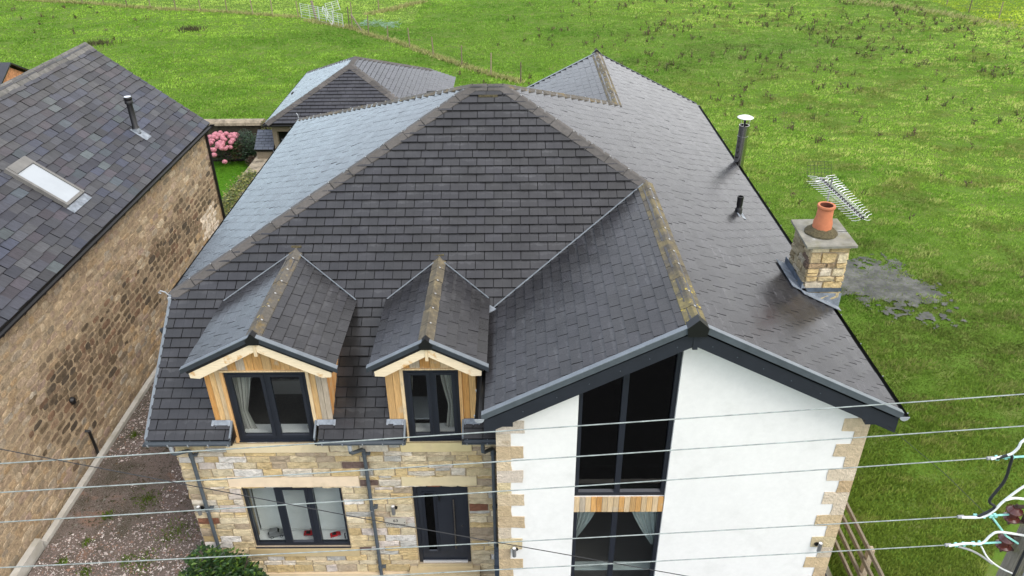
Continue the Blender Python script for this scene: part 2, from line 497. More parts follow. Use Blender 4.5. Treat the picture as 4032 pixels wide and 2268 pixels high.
def tiles(mb, O, U, Sv, polys, w_=.336, g=.183, th=.03, tint=.065, colf=None, notch=(), jit=0.002, m=0, gap=.006, stag=None, under=None):
    """one real tile per cell of a roof plane, clipped to the convex polygons (u, s)"""
    O, U, Sv = Vector(O), Vector(U).normalized(), Vector(Sv).normalized()
    N = U.cross(Sv).normalized()
    if N.z < 0:
        N = -N
    polys = [ccw(p) for p in polys]
    us = [p[0] for q in polys for p in q]; ss = [p[1] for q in polys for p in q]
    smin = min(ss)
    r = 0
    while smin + r * g < max(ss):
        s0 = smin + r * g
        off = (stag(r) if stag else (r % 2) * .5 + random.choice((0, 0, .25)) * (r % 3 == 0)) * w_
        n0 = math.floor((min(us) - off) / w_) - 1
        for cix in range(n0, n0 + int((max(us) - min(us)) / w_) + 4):
            u0 = cix * w_ + off + random.uniform(-jit, jit)
            dz = random.uniform(-jit, jit)
            col = colf(u0, s0) if colf else None
            if col is None:
                k = 1 + random.gauss(0, tint)
                col = (k, k, k * random.uniform(.97, 1.04))
            pieces = [(u0 + gap, u0 + w_ - gap)]
            for (na, nb, ny, nz) in notch:
                if ny <= s0 + g / 2 < nz:
                    pieces = [q for (a, b) in pieces for q in ((a, min(b, na)), (max(a, nb), b)) if q[1] - q[0] > .01]
            for (a, b) in pieces:
                rect = [(a, s0 + dz), (b, s0 + dz), (b, s0 + g + .012), (a, s0 + g + .012)]
                for poly in polys:
                    P = clip_poly(rect, poly)
                    if len(P) < 3:
                        continue
                    hh = random.uniform(0, .0015); ta = random.gauss(0, .002); tc_ = random.gauss(0, .0003)
                    top = []; bot = []; uv = []
                    for (u, s_) in P:
                        h = .014 + hh + (th + ta) * (1 - (s_ - s0) / g) + tc_ * ((u - u0) / w_ - .5)
                        top.append(O + U * u + Sv * s_ + N * h)
                        bot.append(O + U * u + Sv * s_ + N * (h - th - .008))
                        uv.append(((u - u0) / w_, (s_ - s0) / g))
                    n = len(P)
                    fs = [tuple(range(n))] + [(i, n + i, n + (i + 1) % n, (i + 1) % n) for i in range(n)]
                    if U.cross(Sv).z < 0:
                        fs = [f[::-1] for f in fs]
                    mb.add(top + bot, fs[:1], col, m, uv + [(.2, .1)] * n)
                    for i, f in enumerate(fs[1:]):
                        lower = P[i][1] < s0 + .02 and P[(i + 1) % n][1] < s0 + .02  # lower edges take the near-black slot: course shadow put into the colour
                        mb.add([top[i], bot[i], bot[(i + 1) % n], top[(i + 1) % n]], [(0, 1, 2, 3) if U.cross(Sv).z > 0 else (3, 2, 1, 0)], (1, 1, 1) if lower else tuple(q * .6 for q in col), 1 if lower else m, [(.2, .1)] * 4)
        r += 1
    # underlay just below
    for poly in (under or polys):
        P = [O + U * u + Sv * s_ - N * .004 for u, s_ in poly]
        mb.prism(P, -N * .09, (1, 1, 1), 1)
    return mb

def ridge(mb, p, q, dl, dr, wl=.155, ln=.45, cap_th=.03, lift=.045, clips=True, colf=None, m=0, gapf=.006, side=1):
    """capping tiles from p to q; dl and dr are the down-slope directions either side"""
    p, q, dl, dr = Vector(p), Vector(q), Vector(dl).normalized(), Vector(dr).normalized()
    d = q - p; L = d.length; d.normalize()
    # keep the two wings square to the ridge
    wl_ = (dl - d * dl.dot(d)).normalized(); wr_ = (dr - d * dr.dot(d)).normalized()
    up = -(wl_ + wr_).normalized()
    if up.z < 0:
        up = -up
    n = max(1, round(L / ln)); ln = L / n
    for i in range(n):
        a = p + d * (i * ln + gapf) + up * (lift + random.uniform(-.004, .004))
        b = p + d * ((i + 1) * ln - gapf) + up * (lift + random.uniform(-.004, .004))
        k = 1 + random.gauss(0, .1)
        col = (k, k, k)
        prof = [wl_ * wl, wl_ * wl * .35, wl_ * wl * .08 + up * .008, wr_ * wl * .08 + up * .008, wr_ * wl * .35, wr_ * wl]
        vs = []
        for e in (a, b):
            vs += [e + o + up * .0 for o in prof]
            vs += [e + o - up * cap_th for o in prof]
        fs = []
        for j in range(5):
            fs.append((j, j + 1, 12 + j + 1, 12 + j))
            fs.append((6 + j, 12 + 6 + j, 12 + 6 + j + 1, 6 + j + 1))
        fs += [(0, 12, 18, 6), (5, 11, 23, 17)]
        for o in (0, 12):
            for j in range(5):
                fs.append((o + j, o + 6 + j, o + 6 + j + 1, o + j + 1))
        mb.add(vs, fs, col, m)
        # bedding shadow under the joint
        if i and clips:
            c = p + d * (i * ln) + up * (lift + .012)
            wv = wr_ if side > 0 else wl_
            cc = c + wv * .03
            mb.obox(cc - d * .014, d * .022, wv * .03, up * .01, (1, 1, 1), 1)
        if i:
            c = p + d * (i * ln) + up * (lift - .014)
            for wv in (wl_, wr_):
                mb.obox(c - d * .011, d * .022, wv * wl * .97, up * .012, (1, 1, 1), 2)
    return mb

STONE_PAL = [(.6, .47, .27), (.62, .5, .3), (.56, .42, .22), (.54, .45, .3), (.64, .54, .37), (.64, .57, .47), (.62, .51, .33), (.62, .5, .31),
             (.6, .45, .23), (.5, .41, .27), (.6, .52, .46), (.44, .42, .38), (.66, .62, .57), (.58, .47, .31), (.54, .4, .2), (.42, .33, .23)]
def stone_col():
    if random.random() < .014:
        return (.2, .085, .05)
    if random.random() < .02:
        return (.15, .1, .085)
    c = random.choice(STONE_PAL); k = random.uniform(.85, 1.1)
    return (c[0] * k * .98, c[1] * k * .98, c[2] * k * .98)

def one_stone(mb, O, U, V, N, u0, u1, v0, v1, depth, col, j=.006, inset=.012, m=0, rough=.006, nx=3, ny=2):
    """rock-faced block: a bulged grid with ragged edges"""
    vs = []; fs = []
    w_, h_ = u1 - u0, v1 - v0
    nx = max(2, min(6, int(w_ / .09))); ny = 2 if h_ > .09 else 1
    cols = [0] + [inset + (w_ - 2 * inset) * i / nx for i in range(nx + 1)] + [w_]
    rows = [0] + [inset + (h_ - 2 * inset) * i / ny for i in range(ny + 1)] + [h_]
    X = len(cols)
    for b, rv in enumerate(rows):
        for a, cu in enumerate(cols):
            edge = a in (0, X - 1) or b in (0, len(rows) - 1)
            du = random.uniform(-j, j) if edge else random.uniform(-j, j) * .7
            dv = random.uniform(-j, j) if edge else random.uniform(-j, j) * .5
            d = -.012 if edge else depth + random.uniform(-rough, rough)
            vs.append(O + U * (u0 + cu + du) + V * (v0 + rv + dv) + N * d)
    for b in range(len(rows) - 1):
        for a in range(X - 1):
            fs.append((b * X + a, b * X + a + 1, (b + 1) * X + a + 1, (b + 1) * X + a))
    if U.cross(V).dot(N) < 0:
        fs = [f[::-1] for f in fs]
    mb.add(vs, fs, col, m)

def coursed(mb, O, U, V, N, u0, u1, v0, v1, holes=(), hs=(.12, .14, .16, .19), ws=(.22, .56), mort=.011, colf=stone_col, depth=.014, quoin=False, j=.007, rough=.011):
    O, U, V, N = map(Vector, (O, U, V, N))
    cuts = sorted({v0, v1, *[h for q in holes for h in (q[2], q[3]) if v0 < h < v1]})
    for a, b in zip(cuts, cuts[1:]):
        zs = [a]
        while b - zs[-1] > .001:
            h = random.choice(hs)
            if b - zs[-1] - h < .07:
                h = b - zs[-1] if b - zs[-1] < .24 else (b - zs[-1]) / 2
            zs.append(zs[-1] + h)
        for z0, z1 in zip(zs, zs[1:]):
            free = [(u0, u1)]
            for q in holes:
                if q[2] < (z0 + z1) / 2 < q[3]:
                    free = [t for (x, y) in free for t in ((x, min(y, q[0])), (max(x, q[1]), y)) if t[1] - t[0] > .02]
            for (x, y) in free:
                u = x
                while y - u > .005:
                    wd = random.uniform(*ws)
                    if y - u - wd < ws[0] * .8:
                        wd = y - u if y - u < ws[1] * 1.15 else (y - u) / 2
                    if z1 - z0 > .13 and random.random() < .09:
                        zm = z0 + (z1 - z0) * random.choice((.4, .5, .6))
                        for (p, q_) in ((z0, zm), (zm, z1)):
                            one_stone(mb, O, U, V, N, u + mort / 2, u + wd - mort / 2, p + mort / 2, q_ - mort / 2, depth + random.uniform(-.004, .01), colf(), j, rough=rough)
                    else:
                        one_stone(mb, O, U, V, N, u + mort / 2, u + wd - mort / 2, z0 + mort / 2, z1 - mort / 2, depth + random.uniform(-.004, .012), colf(), j, rough=rough)
                    u += wd
    return mb

def wall_with_holes(mb, axis, c, t, u0, u1, v0, v1, holes, m=0, col=(1, 1, 1)):
    """wall slab in the x-z (axis 'y') or y-z (axis 'x') plane, c = outer face, t = thickness inward"""
    us = sorted({u0, u1, *[h for q in holes for h in q[:2]]}); vs_ = sorted({v0, v1, *[h for q in holes for h in q[2:4]]})
    us = [u for u in us if u0 <= u <= u1]; vs_ = [v for v in vs_ if v0 <= v <= v1]
    for a, b in zip(us, us[1:]):
        run = None
        for p, q in zip(vs_, vs_[1:]):
            hole = any(h[0] < (a + b) / 2 < h[1] and h[2] < (p + q) / 2 < h[3] for h in holes)
            if not hole:
                run = (run[0], q) if run else (p, q)
            if hole or q == vs_[-1]:
                if run:
                    lo, hi = (min(c, c + t), max(c, c + t))
                    if axis == 'y':
                        mb.box((a, lo, run[0]), (b, hi, run[1]), col, m)
                    else:
                        mb.box((lo, a, run[0]), (hi, b, run[1]), col, m)
                run = None
    return mb

def vnoise(x, y, seed=0):
    """2-D value noise, numpy"""
    xi = np.floor(x).astype(np.int64); yi = np.floor(y).astype(np.int64)
    fx = x - xi; fy = y - yi
    fx = fx * fx * (3 - 2 * fx); fy = fy * fy * (3 - 2 * fy)
    def h(a, b):
        n = (a * 374761393 + b * 668265263 + seed * 1442695041) & 0x7fffffff
        n = ((n ^ (n >> 13)) * 1274126177) & 0x7fffffff
        n = n ^ (n >> 16)
        return (n & 0xffff) / 65535.0
    return (h(xi, yi) * (1 - fx) + h(xi + 1, yi) * fx) * (1 - fy) + (h(xi, yi + 1) * (1 - fx) + h(xi + 1, yi + 1) * fx) * fy

def fbm(x, y, seed=0, octv=3):
    a = 0; s_ = 0; k = 1
    for o in range(octv):
        a = a + vnoise(x * 2 ** o, y * 2 ** o, seed + o * 17) * k; s_ += k; k *= .55
    return a / s_

def np_obj(name, V, F, C, mat, label=None, cat=None, kind='stuff'):
    """big triangle mesh straight from numpy"""
    me = bpy.data.meshes.new(name)
    n, k = F.shape
    me.vertices.add(len(V)); me.vertices.foreach_set('co', V.astype(np.float32).ravel())
    me.loops.add(n * k); me.loops.foreach_set('vertex_index', F.astype(np.int32).ravel())
    me.polygons.add(n); me.polygons.foreach_set('loop_start', np.arange(0, n * k, k, dtype=np.int32))
    me.polygons.foreach_set('loop_total', np.full(n, k, dtype=np.int32))
    me.materials.append(MT[mat])
    at = me.attributes.new('Col', 'FLOAT_COLOR', 'FACE')
    at.data.foreach_set('color', np.concatenate([C, np.ones((n, 1))], 1).astype(np.float32).ravel())
    me.update(calc_edges=True)
    o = bpy.data.objects.new(name, me); COL.objects.link(o)
    return finish(o, label, cat, None, kind)

# ------------------------------------------------------------------ the white and stone house
T = .504; XR = 7.59; ZR = 4.81; XG = 4.43; YGF = -1.268; YGB = 13.613
TF = .751; YF = -.286; ZF = 3.469; XL = -4.344; ZL = 5.061; YP = 5.468; TB = .444; TG = .528; XGL = 1.452
XW0 = -4.07; XW1 = 1.602; XW2 = 7.369; YW = -.987
rz = lambda x: ZR + T * (XR - x)
lz = lambda x: ZL + T * (x - XL)
fz = lambda y: ZF + TF * (y - YF)
ZP = fz(YP)
bz = lambda y: ZP - TB * (y - YP)
fy = lambda z: YF + (z - ZF) / TF
by = lambda z: YP + (ZP - z) / TB
XP1 = XL + (ZP - ZL) / T
XP2 = XR - (ZP - ZR) / T
ZG = rz(XG)
gz = lambda x: ZG - TG * (XG - x)
ZGL = gz(XGL)
G0 = -.6          # field level
house = thing('detached_house', (1.6, 5, -.3), 'modern detached house of yellow stone with white rendered gable and dark tiled hipped roof', 'house')

# --- walls
WIN = (-3.11, -1.28, .5, 2.09); DOOR = (0, 1.02, 0, 2.1)
DW1 = (-2.89, -1.54, 3.23, 4.72); DW2 = (.06, .965, 3.23, 4.74)
front_holes = [WIN, DOOR, (DW1[0], DW1[1], 3.19, 3.6), (DW2[0], DW2[1], 3.19, 3.6)]
mb = MB()
wall_with_holes(mb, 'y', 0, .3, XW0, XW1 + .1, -.6, 3.42, front_holes)
for q in (WIN, DOOR):   # stone reveals
    mb.box((q[0] - .001, -.004, q[2]), (q[0] + .004, .1, q[3]), (.5, .4, .25), 1)
    mb.box((q[1] - .004, -.004, q[2]), (q[1] + .001, .1, q[3]), (.5, .4, .25), 1)
trim_holes = [(-3.3, -.93, 2.1, 2.35), (-.17, 1.19, 2.105, 2.345), (-3.17, -1.37, 2.94, 3.17), (-.12, 1.13, 2.94, 3.17), (-3.24, -1.12, .27, .5),
              (-.18, 1.18, -.6, 0), (-4.07, 1.6, -.3, -.21)]
coursed(mb, (0, -.002, 0), (1, 0, 0), (0, 0, 1), (0, -1, 0), XW0, XW1, -.6, 3.44, front_holes + trim_holes)
for f0 in range(0):
    pass
# stones need material slot 1
mb.m = [1 if c != (1, 1, 1) else 0 for c in mb.c]
front = obj('stone_wall', mb, ['mortar', 'stone'], house)
mb = MB()
for (a, b, c_, d, p, k) in ((-3.3, -.93, 2.1, 2.35, .012, (1.12, 1.05, 1.03)), (-.17, 1.19, 2.105, 2.345, .012, (1.0, .98, .84))):
    l = obj('lintel', MB().box((a + .004, -p - .006, c_ + .004), (b - .004, .1, d - .004), k), 'dressed', front)
for (a, b, c_, d, p, k) in ((-3.17, -1.37, 2.94, 3.17, .02, (1, .97, .86)), (-.12, 1.13, 2.94, 3.17, .02, (.9, .88, .66)), (-3.24, -1.12, .27, .5, .03, (.72, .66, .5))):
    obj('window_sill', MB().box((a + .004, -p - .01, c_ + .004), (b - .004, .12, d - .02), k), 'dressed', front)
mb = MB(); mb.box((-.18, -.2, -.29), (1.18, .02, -.065), (.72, .68, .56)); mb.box((-.02, -.06, -.064), (1.04, .1, -.004), (.7, .66, .52))
obj('door_step', mb, 'dressed', front)
obj('plinth', MB().box((XW0 - .02, -.05, -.32), (-.185, .02, -.22), (1, .93, .84)), 'dressed', front)

# white gable
GU = (2.86, 4.355, 2.8, 6.3); GLW = (2.86, 4.355, .25, 2.43)
mb = MB()
# rendered wall built as prisms so the top follows the roof
wt = .3
def ztop(x):
    return (gz(x) if x < XG else rz(x)) - .1
def wall_col(x0, x1, zb):
    mb.prism([(x0, YW, zb), (x1, YW, zb), (x1, YW, ztop(x1)), (x0, YW, ztop(x0))], (0, wt, 0))
wall_col(XW1 + .003, 2.86, -.6); wall_col(4.355, XG, -.6); wall_col(XG, XW2 - .003, -.6)
mb.box((2.86, YW, -.6), (4.355, YW + wt, .25)); mb.box((2.86, YW + .04, 2.44), (4.355, YW + wt, 2.79))
gable = obj('rendered_wall', mb, 'white', house)
# quoins, long and short, on both corners
def quoins(xc, s_):
    q = MB(); z = -.52; k = 0
    while z < 4.62:
        h = .263
        ln = (.43 if k % 2 == 0 else .225) + random.uniform(-.025, .02)
        zt = min(z + h, 4.62)
        if k % 2 == 0: z0, z1 = z + .002, zt - .002
        else: z0, z1 = z + .004, zt - .004
        col = random.choice([(.54, .41, .25), (.58, .46, .31), (.5, .38, .24), (.6, .5, .38), (.47, .34, .2), (.6, .49, .3), (.55, .47, .39)])
        kk = random.uniform(.9, 1.08); col = tuple(x * kk for x in col)
        e = xc + s_ * .012
        fr = YW - .012
        wob = [random.uniform(-.012, .012) for _ in range(8)]
        xin = e - s_ * ln
        poly = [(e, fr, z0), (e, fr, z1), (e - s_ * ln * .5, fr, z1 + wob[0] * .5), (xin, fr, z1 + wob[1]), (xin - s_ * wob[2], fr, (z0 + z1) / 2), (xin + s_ * wob[3], fr, z0 + wob[4]), (e - s_ * ln * .5, fr, z0 + wob[5] * .5)]
        q.prism(poly, (0, .03, 0), col)
        q.box((min(e, e - s_ * .05), YW + .0185, z0), (max(e, e - s_ * .05), YW + (.2 if k % 2 == 0 else .4), z1), col)
        z += h; k += 1
    return q
obj('quoin_stones', quoins(XW1, -1), 'stone', gable)
obj('quoin_stones', quoins(XW2, 1), 'stone', gable)
# return wall of the projection (left), right side wall, left side wall, back wall
mb = MB(); mb.box((XW1, YW + wt, -.6), (XW1 + .28, -.002, 4.7)); obj('side_wall', mb, 'mortar', house)
mb = MB(); mb.box((XW2 - .28, YW + wt, -.6), (XW2, 13.3, 4.72)); mb.box((XW2 - .001, YW + .6, -.6), (XW2 + .004, 13.3, 4.7), (.5, .4, .26), 1)
obj('side_wall', mb, ['mortar', 'stone'], house)
mb = MB(); mb.prism([(XW0, .3, -.6), (XW0, 11.4, -.6), (XW0, 11.4, 4.95), (XW0, 1.9, 4.95), (XW0, .3, 3.7)], (.28, 0, 0))
coursed(mb, (XW0 - .002, 0, 0), (0, 1, 0), (0, 0, 1), (-1, 0, 0), 0, 11.4, -.4, 3.4, colf=stone_col, hs=(.16, .2, .24), ws=(.3, .7))
mb.m = [1 if c != (1, 1, 1) else 0 for c in mb.c]
obj('side_wall', mb, ['mortar', 'stone'], house)
mb = MB(); mb.box((XW0 + .28, 11.12, -.6), (1.4, 11.4, 4.95)); mb.box((1.4, 11.4, -.6), (1.7, 13.3, 4.6))
mb.prism([(1.7, 13.0, -.6), (XW2 - .3, 13.0, -.6), (XW2 - .3, 13.0, 4.7), (XG, 13.0, ZG - .15), (1.7, 13.0, 4.8)], (0, .3, 0))
obj('back_wall', mb, 'mortar', house)

# --- roof slopes
def s_of(dy, t):
    return dy * math.sqrt(1 + t * t)
mb = MB()
kF = math.sqrt(1 + TF * TF); sF = lambda y: (y - YF) * kF
kG = math.sqrt(1 + T * T)
sV = sF(fy(ZGL)); sJ = sF(fy(ZG)); sPk = sF(YP); sH = sF(fy(ZL))
E1 = (-2.92, -1.44); E2 = (.03, 1.02)
D1 = (-3.37, -.97); D2 = (-.41, 1.43)
front_polys = [[(XL, 0), (1.6, 0), (1.6, sF(.6)), (1.47, sF(.62)), (1.47, sV), (XL, sV)],
               [(XL, sV), (XGL, sV), (XG, sJ), (XP2, sPk), (XP1, sPk), (XL, sH)]]
front_polys[0] = [(XL, 0), (1.56, 0), (1.47, sV), (XL, sV)]
notches = [(E1[0], E1[1], -1, sF(.08)), (E2[0], E2[1], -1, sF(.08)), (-3.22, -1.21, sF(-.02), sF(1.6)), (-.24, 1.25, sF(-.02), sF(1.6))]
under = [[(a, 0), (b, 0), (b, sV), (a, sV)] for a, b in ((XL, -3.18), (-1.25, -.2), (1.21, 1.5))] + [front_polys[1]]
def damp(u, s_):
    # damp, mossy tiles beside the dormer cheek
    if -1.25 < u < -.62 and .3 < s_ < 2.3:
        k = random.uniform(.55, 1.05)
        return (k, k, k * .97)
    return None
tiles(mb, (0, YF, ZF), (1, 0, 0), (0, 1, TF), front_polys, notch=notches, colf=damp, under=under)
roof_f = obj('roof_slope', mb, ['tile', 'deck_and_edge_shade'], house)
# remove the underlay under the dormer notch is not needed: dormers sit on it
mb = MB()
kT = lambda z0, x: 0
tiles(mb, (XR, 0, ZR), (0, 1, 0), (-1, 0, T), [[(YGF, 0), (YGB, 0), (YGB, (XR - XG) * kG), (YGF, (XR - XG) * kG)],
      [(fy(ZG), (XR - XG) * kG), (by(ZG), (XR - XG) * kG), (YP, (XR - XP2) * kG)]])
obj('roof_slope', mb, ['tile', 'deck_and_edge_shade'], house)
mb = MB()
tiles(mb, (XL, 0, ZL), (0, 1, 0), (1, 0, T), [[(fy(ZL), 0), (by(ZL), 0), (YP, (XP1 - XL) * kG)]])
obj('roof_slope', mb, ['tile', 'deck_and_edge_shade'], house)
mb = MB()
kGG = math.sqrt(1 + TG * TG)
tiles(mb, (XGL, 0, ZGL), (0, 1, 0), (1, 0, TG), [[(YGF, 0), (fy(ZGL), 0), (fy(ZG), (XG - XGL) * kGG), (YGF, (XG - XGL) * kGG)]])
obj('roof_slope', mb, ['tile', 'deck_and_edge_shade'], house)
mb = MB()
xb = 1.24
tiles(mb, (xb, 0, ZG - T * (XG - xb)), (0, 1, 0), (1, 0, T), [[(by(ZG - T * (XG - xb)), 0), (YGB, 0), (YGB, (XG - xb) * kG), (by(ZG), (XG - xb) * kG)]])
obj('roof_slope', mb, ['tile', 'deck_and_edge_shade'], house)
mb = MB()
kB = math.sqrt(1 + TB * TB)
yb0 = by(ZL)
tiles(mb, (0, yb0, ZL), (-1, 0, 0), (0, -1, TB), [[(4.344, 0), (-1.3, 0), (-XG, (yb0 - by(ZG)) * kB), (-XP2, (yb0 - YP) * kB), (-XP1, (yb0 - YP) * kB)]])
obj('roof_slope', mb, ['tile', 'deck_and_edge_shade'], house)

# --- hips and ridges
fd = Vector((0, -1, -TF)); rd = Vector((1, 0, -T)); ld = Vector((-1, 0, -T)); bd = Vector((0, 1, -TB)); gd = Vector((-1, 0, -TG))
hl = (XL - .02, fy(ZL), ZL + .0)
RM = ['ridge', 'clip', 'gap']
def rdg(p, q, a, b, mats=RM, **k):
    return obj('ridge_capping', ridge(MB(), p, q, a, b, **k), mats, house)
rdg(hl, (XP1, YP, ZP), ld, fd, side=-1)
rdg((XG, fy(ZG), ZG), (XP2, YP, ZP), fd, rd, side=1)
rdg((XP1, YP, ZP), (XP2, YP, ZP), bd, fd, ln=.32, clips=False)
rdg((XL, by(ZL), ZL), (XP1, YP, ZP), bd, ld, ['lichen_some', 'clip', 'gap'], side=-1)
rdg((XG, by(ZG), ZG), (XP2, YP, ZP), rd, bd, ['lichen_some', 'clip', 'gap'], side=1)
rdg((XG, YGF + .03, ZG), (XG, .0, ZG), gd, rd, ['lichen', 'clip', 'gap'], ln=.42, wl=.17, side=1)
rdg((XG, .0, ZG), (XG, fy(ZG) + .1, ZG), gd, rd, ['lichen_mid', 'clip', 'gap'], ln=.42, wl=.17, side=1)
rdg((XG, YGB, ZG), (XG, by(ZG) - .1, ZG), rd, ld, ['lichen_mid', 'clip', 'gap'], wl=.17, side=1)
# moss strip under the short ridge
obj('moss_strip', MB().box((XP1 + .12, YP - .24, ZP - .165), (XP2 - .1, YP - .19, ZP - .115), jit=.006), 'moss', house)

# --- verges, barge boards, gutters
def verge(p, q, dn, out, hgt=.105, wd=.06, lift=.045):
    """dry verge strip: pale top lip with a darker face below; dn is straight down the face"""
    b = MB(); p, q, out = Vector(p), Vector(q), Vector(out)
    d = (q - p)
    up = Vector((0, 0, 1))
    b.obox(p + up * (lift - hgt), d, out * wd * .55, up * hgt, (1, 1, 1), 1)
    b.obox(p + up * (lift) - out * .05, d, out * (.05 + wd * .55 + .004), up * .012)
    return b
def barge(pts_top, depth, y, th=.03):
    b = MB()
    for p, q in zip(pts_top, pts_top[1:]):
        b.prism([(p[0], y, p[1]), (q[0], y, q[1]), (q[0], y, q[1] - depth), (p[0], y, p[1] - depth)], (0, th, 0))
    return b
top_l = (XGL - .06, gz(XGL - .06)); apex = (XG, ZG); top_r = (XR + .06, rz(XR + .06))
obj('verge_trim', verge((top_l[0], YGF, top_l[1]), (apex[0] - .06, YGF, apex[1] - .06 * TG), None, (0, -1, 0)), ['verge', 'vergeface'], house)
obj('verge_trim', verge((apex[0] + .06, YGF, apex[1] - .06 * T), (top_r[0], YGF, top_r[1]), None, (0, -1, 0)), ['verge', 'vergeface'], house)
mb = MB()
mb.prism([(XG - .15, 0, ZG - .02), (XG - .13, 0, ZG - .16), (XG + .13, 0, ZG - .16), (XG + .15, 0, ZG - .02), (XG, 0, ZG + .12)], (0, .16, 0))
mb.v = [(v[0], v[1] + YGF - .06, v[2]) for v in mb.v]
obj('ridge_end_cap', mb, 'black', house)
bb = barge([(top_l[0] + .03, top_l[1] - .055), (apex[0] - .02, apex[1] - .065), ], .3, YGF + .0)
for p, q in (((apex[0] + .02, apex[1] - .065), (top_r[0] - .03, top_r[1] - .055)),):
    bb.prism([(p[0], YGF, p[1]), (q[0], YGF, q[1]), (q[0], YGF, q[1] - .3), (p[0], YGF, p[1] - .3)], (0, .03, 0))
bb.box((XG - .035, YGF - .008, ZG - .41), (XG + .035, YGF + .03, ZG - .08))
# boxed ends and soffits
for xa, xb_ in ((XGL + .03, 1.86), (7.14, XR - .0)):
    zt = min(gz(xa) if xa < XG else rz(xb_), 9) - .08
    bb.box((xa, YGF + .002, 4.59), (xb_, YW + .0, zt - .0))
for xa, xb_ in ((1.86, XG), (XG, 7.14)):
    f = gz if xb_ <= XG else rz
    bb.prism([(xa, YGF + .03, f(xa) - .33), (xb_, YGF + .03, f(xb_) - .33), (xb_, YGF + .03, f(xb_) - .31), (xa, YGF + .03, f(xa) - .31)], (0, .3, 0))
barge_o = obj('barge_board', bb, 'anth2', house)
for t_ in (.08, .2, .33, .47, .62, .78):
    for sx in (-1, 1):
        x = XG + sx * 3.1 * t_; z = (gz(x) if sx < 0 else rz(x)) - .24
        obj('screw_head', MB().lathe([(0, -.006), (.008, -.006), (.008, .004), (0, .004)], (x, YGF - .002, z), (0, -1, 0), 8), 'dpipe', barge_o)

def gutter(p, q, r=.06, brackets=.55, pale=True):
    """half-round gutter between p and q (rim level), with clips and stop ends"""
    p, q = Vector(p), Vector(q); d = (q - p); L = d.length; d.normalize()
    s_ = d.cross(Vector((0, 0, 1))).normalized(); g = MB()
    n = 8
    for (rr, o0) in ((r, 0), (r - .006, 1)):
        vs = []
        for e in (p, q):
            vs += [e + s_ * math.cos(math.pi + math.pi * k / n) * rr + Vector((0, 0, math.sin(math.pi + math.pi * k / n) * rr)) for k in range(n + 1)]
        fs = [(k, k + 1, n + 1 + k + 1, n + 1 + k) for k in range(n)]
        g.add(vs, fs if o0 else [f[::-1] for f in fs], (1, 1, 1), 0)
    for e, sg in ((p, -1), (q, 1)):
        g.prism([e + s_ * math.cos(math.pi + math.pi * k / n) * (r + .004) + Vector((0, 0, math.sin(math.pi + math.pi * k / n) * (r + .004))) for k in range(n + 1)], d * sg * .008, (1, 1, 1), 1 if pale == 'ends' else 0)
    k = .08
    while k < L:
        c = p + d * k
        pts = [c + s_ * math.cos(math.pi + math.pi * a / n) * (r + .006) + Vector((0, 0, math.sin(math.pi + math.pi * a / n) * (r + .006))) for a in range(n + 1)]
        g.tube([pts[0] + Vector((0, 0, .012))] + pts + [pts[-1] + Vector((0, 0, .012))], .009, 5, (1, 1, 1), 1)
        k += brackets
    return g
GM = ['dpipe', 'dpipelt']
for a, b in ((XL - .04, -2.93), (-1.44, .03), (1.0, 1.56)):
    obj('gutter', gutter((a, YF - .04, ZF - .025), (b, YF - .04, ZF - .025), .052, brackets=.34), GM, house)
obj('gutter', gutter((XL - .05, fy(ZL) + .05, ZL - .03), (XL - .05, by(ZL) + .05, ZL - .03), brackets=.9), ['black', 'dpipelt'], house)
obj('gutter', gutter((XR + .09, YGF - .03, ZR - .05), (XR + .09, YGB, ZR - .05), .07, .9, 'ends'), ['black', 'dpipelt'], house)
obj('gutter', gutter((XGL - .09, YGF - .03, ZGL - .06), (XGL - .09, 1.4, ZGL - .06), .07, .6, 'ends'), ['black', 'dpipelt'], house)
# fascia boards behind the gutters
mb = MB()
for a, b in ((XL, -2.93), (-1.44, .03), (1.0, 1.56)):
    mb = MB()
    mb.box((a, YF + .02, ZF - .14), (b, YF + .045, ZF - .02))
    mb.box((a, YF + .045, ZF - .14), (b, -.001, ZF - .12))
    obj('fascia', mb, 'anth2', house)
mb = MB()
mb.box((XL + .03, fy(ZL), ZL - .16), (XL + .06, by(ZL), ZL - .02)); mb.box((XL + .06, fy(ZL), ZL - .16), (XW0, by(ZL), ZL - .14))
obj('fascia', mb, 'anth2', house); mb = MB()
mb.box((XR - .06, YGF + .03, ZR - .16), (XR - .03, YGB - .02, ZR - .02)); mb.box((XW2, YGF + .28, ZR - .16), (XR - .06, YGB - .02, ZR - .14))
obj('fascia', mb, 'anth2', house)
# catslide verge, left edge of the front slope, with lead curl at the hip foot
b = MB(); p = Vector((XL - .035, YF, ZF + .0)); q = Vector((XL - .035, fy(ZL), ZL))
b.obox(p - Vector((0, 0, .09)), q - p, (.05, 0, 0), (0, 0, .135)); obj('verge_trim', b, 'verge', house)
obj('gable_cheek', MB().prism([(XL + .02, YF + .03, ZF - .02), (XL + .02, fy(ZL), ZL - .05), (XL + .02, fy(ZL), ZF - .02)], (.02, 0, 0)), 'anth2', house)
cur = MB(); cx_, cy_, cz_ = XL - .08, fy(ZL) - .02, ZL + .02
cur.tube([(cx_ + .06, cy_, cz_ - .04), (cx_ - .02, cy_, cz_ + .06), (cx_ - .1, cy_, cz_ + .09), (cx_ - .14, cy_, cz_ + .05), (cx_ - .1, cy_, cz_ + .03)], .012, 6)
cur.box((XL - .05, fy(ZL) - .1, ZL - .12), (XL + .01, fy(ZL) - .04, ZL + .0))
obj('hip_iron', cur, 'dpipelt', house)
cur = MB(); cx_, cy_, cz_ = XL - .03, by(ZL) + .05, ZL + .05
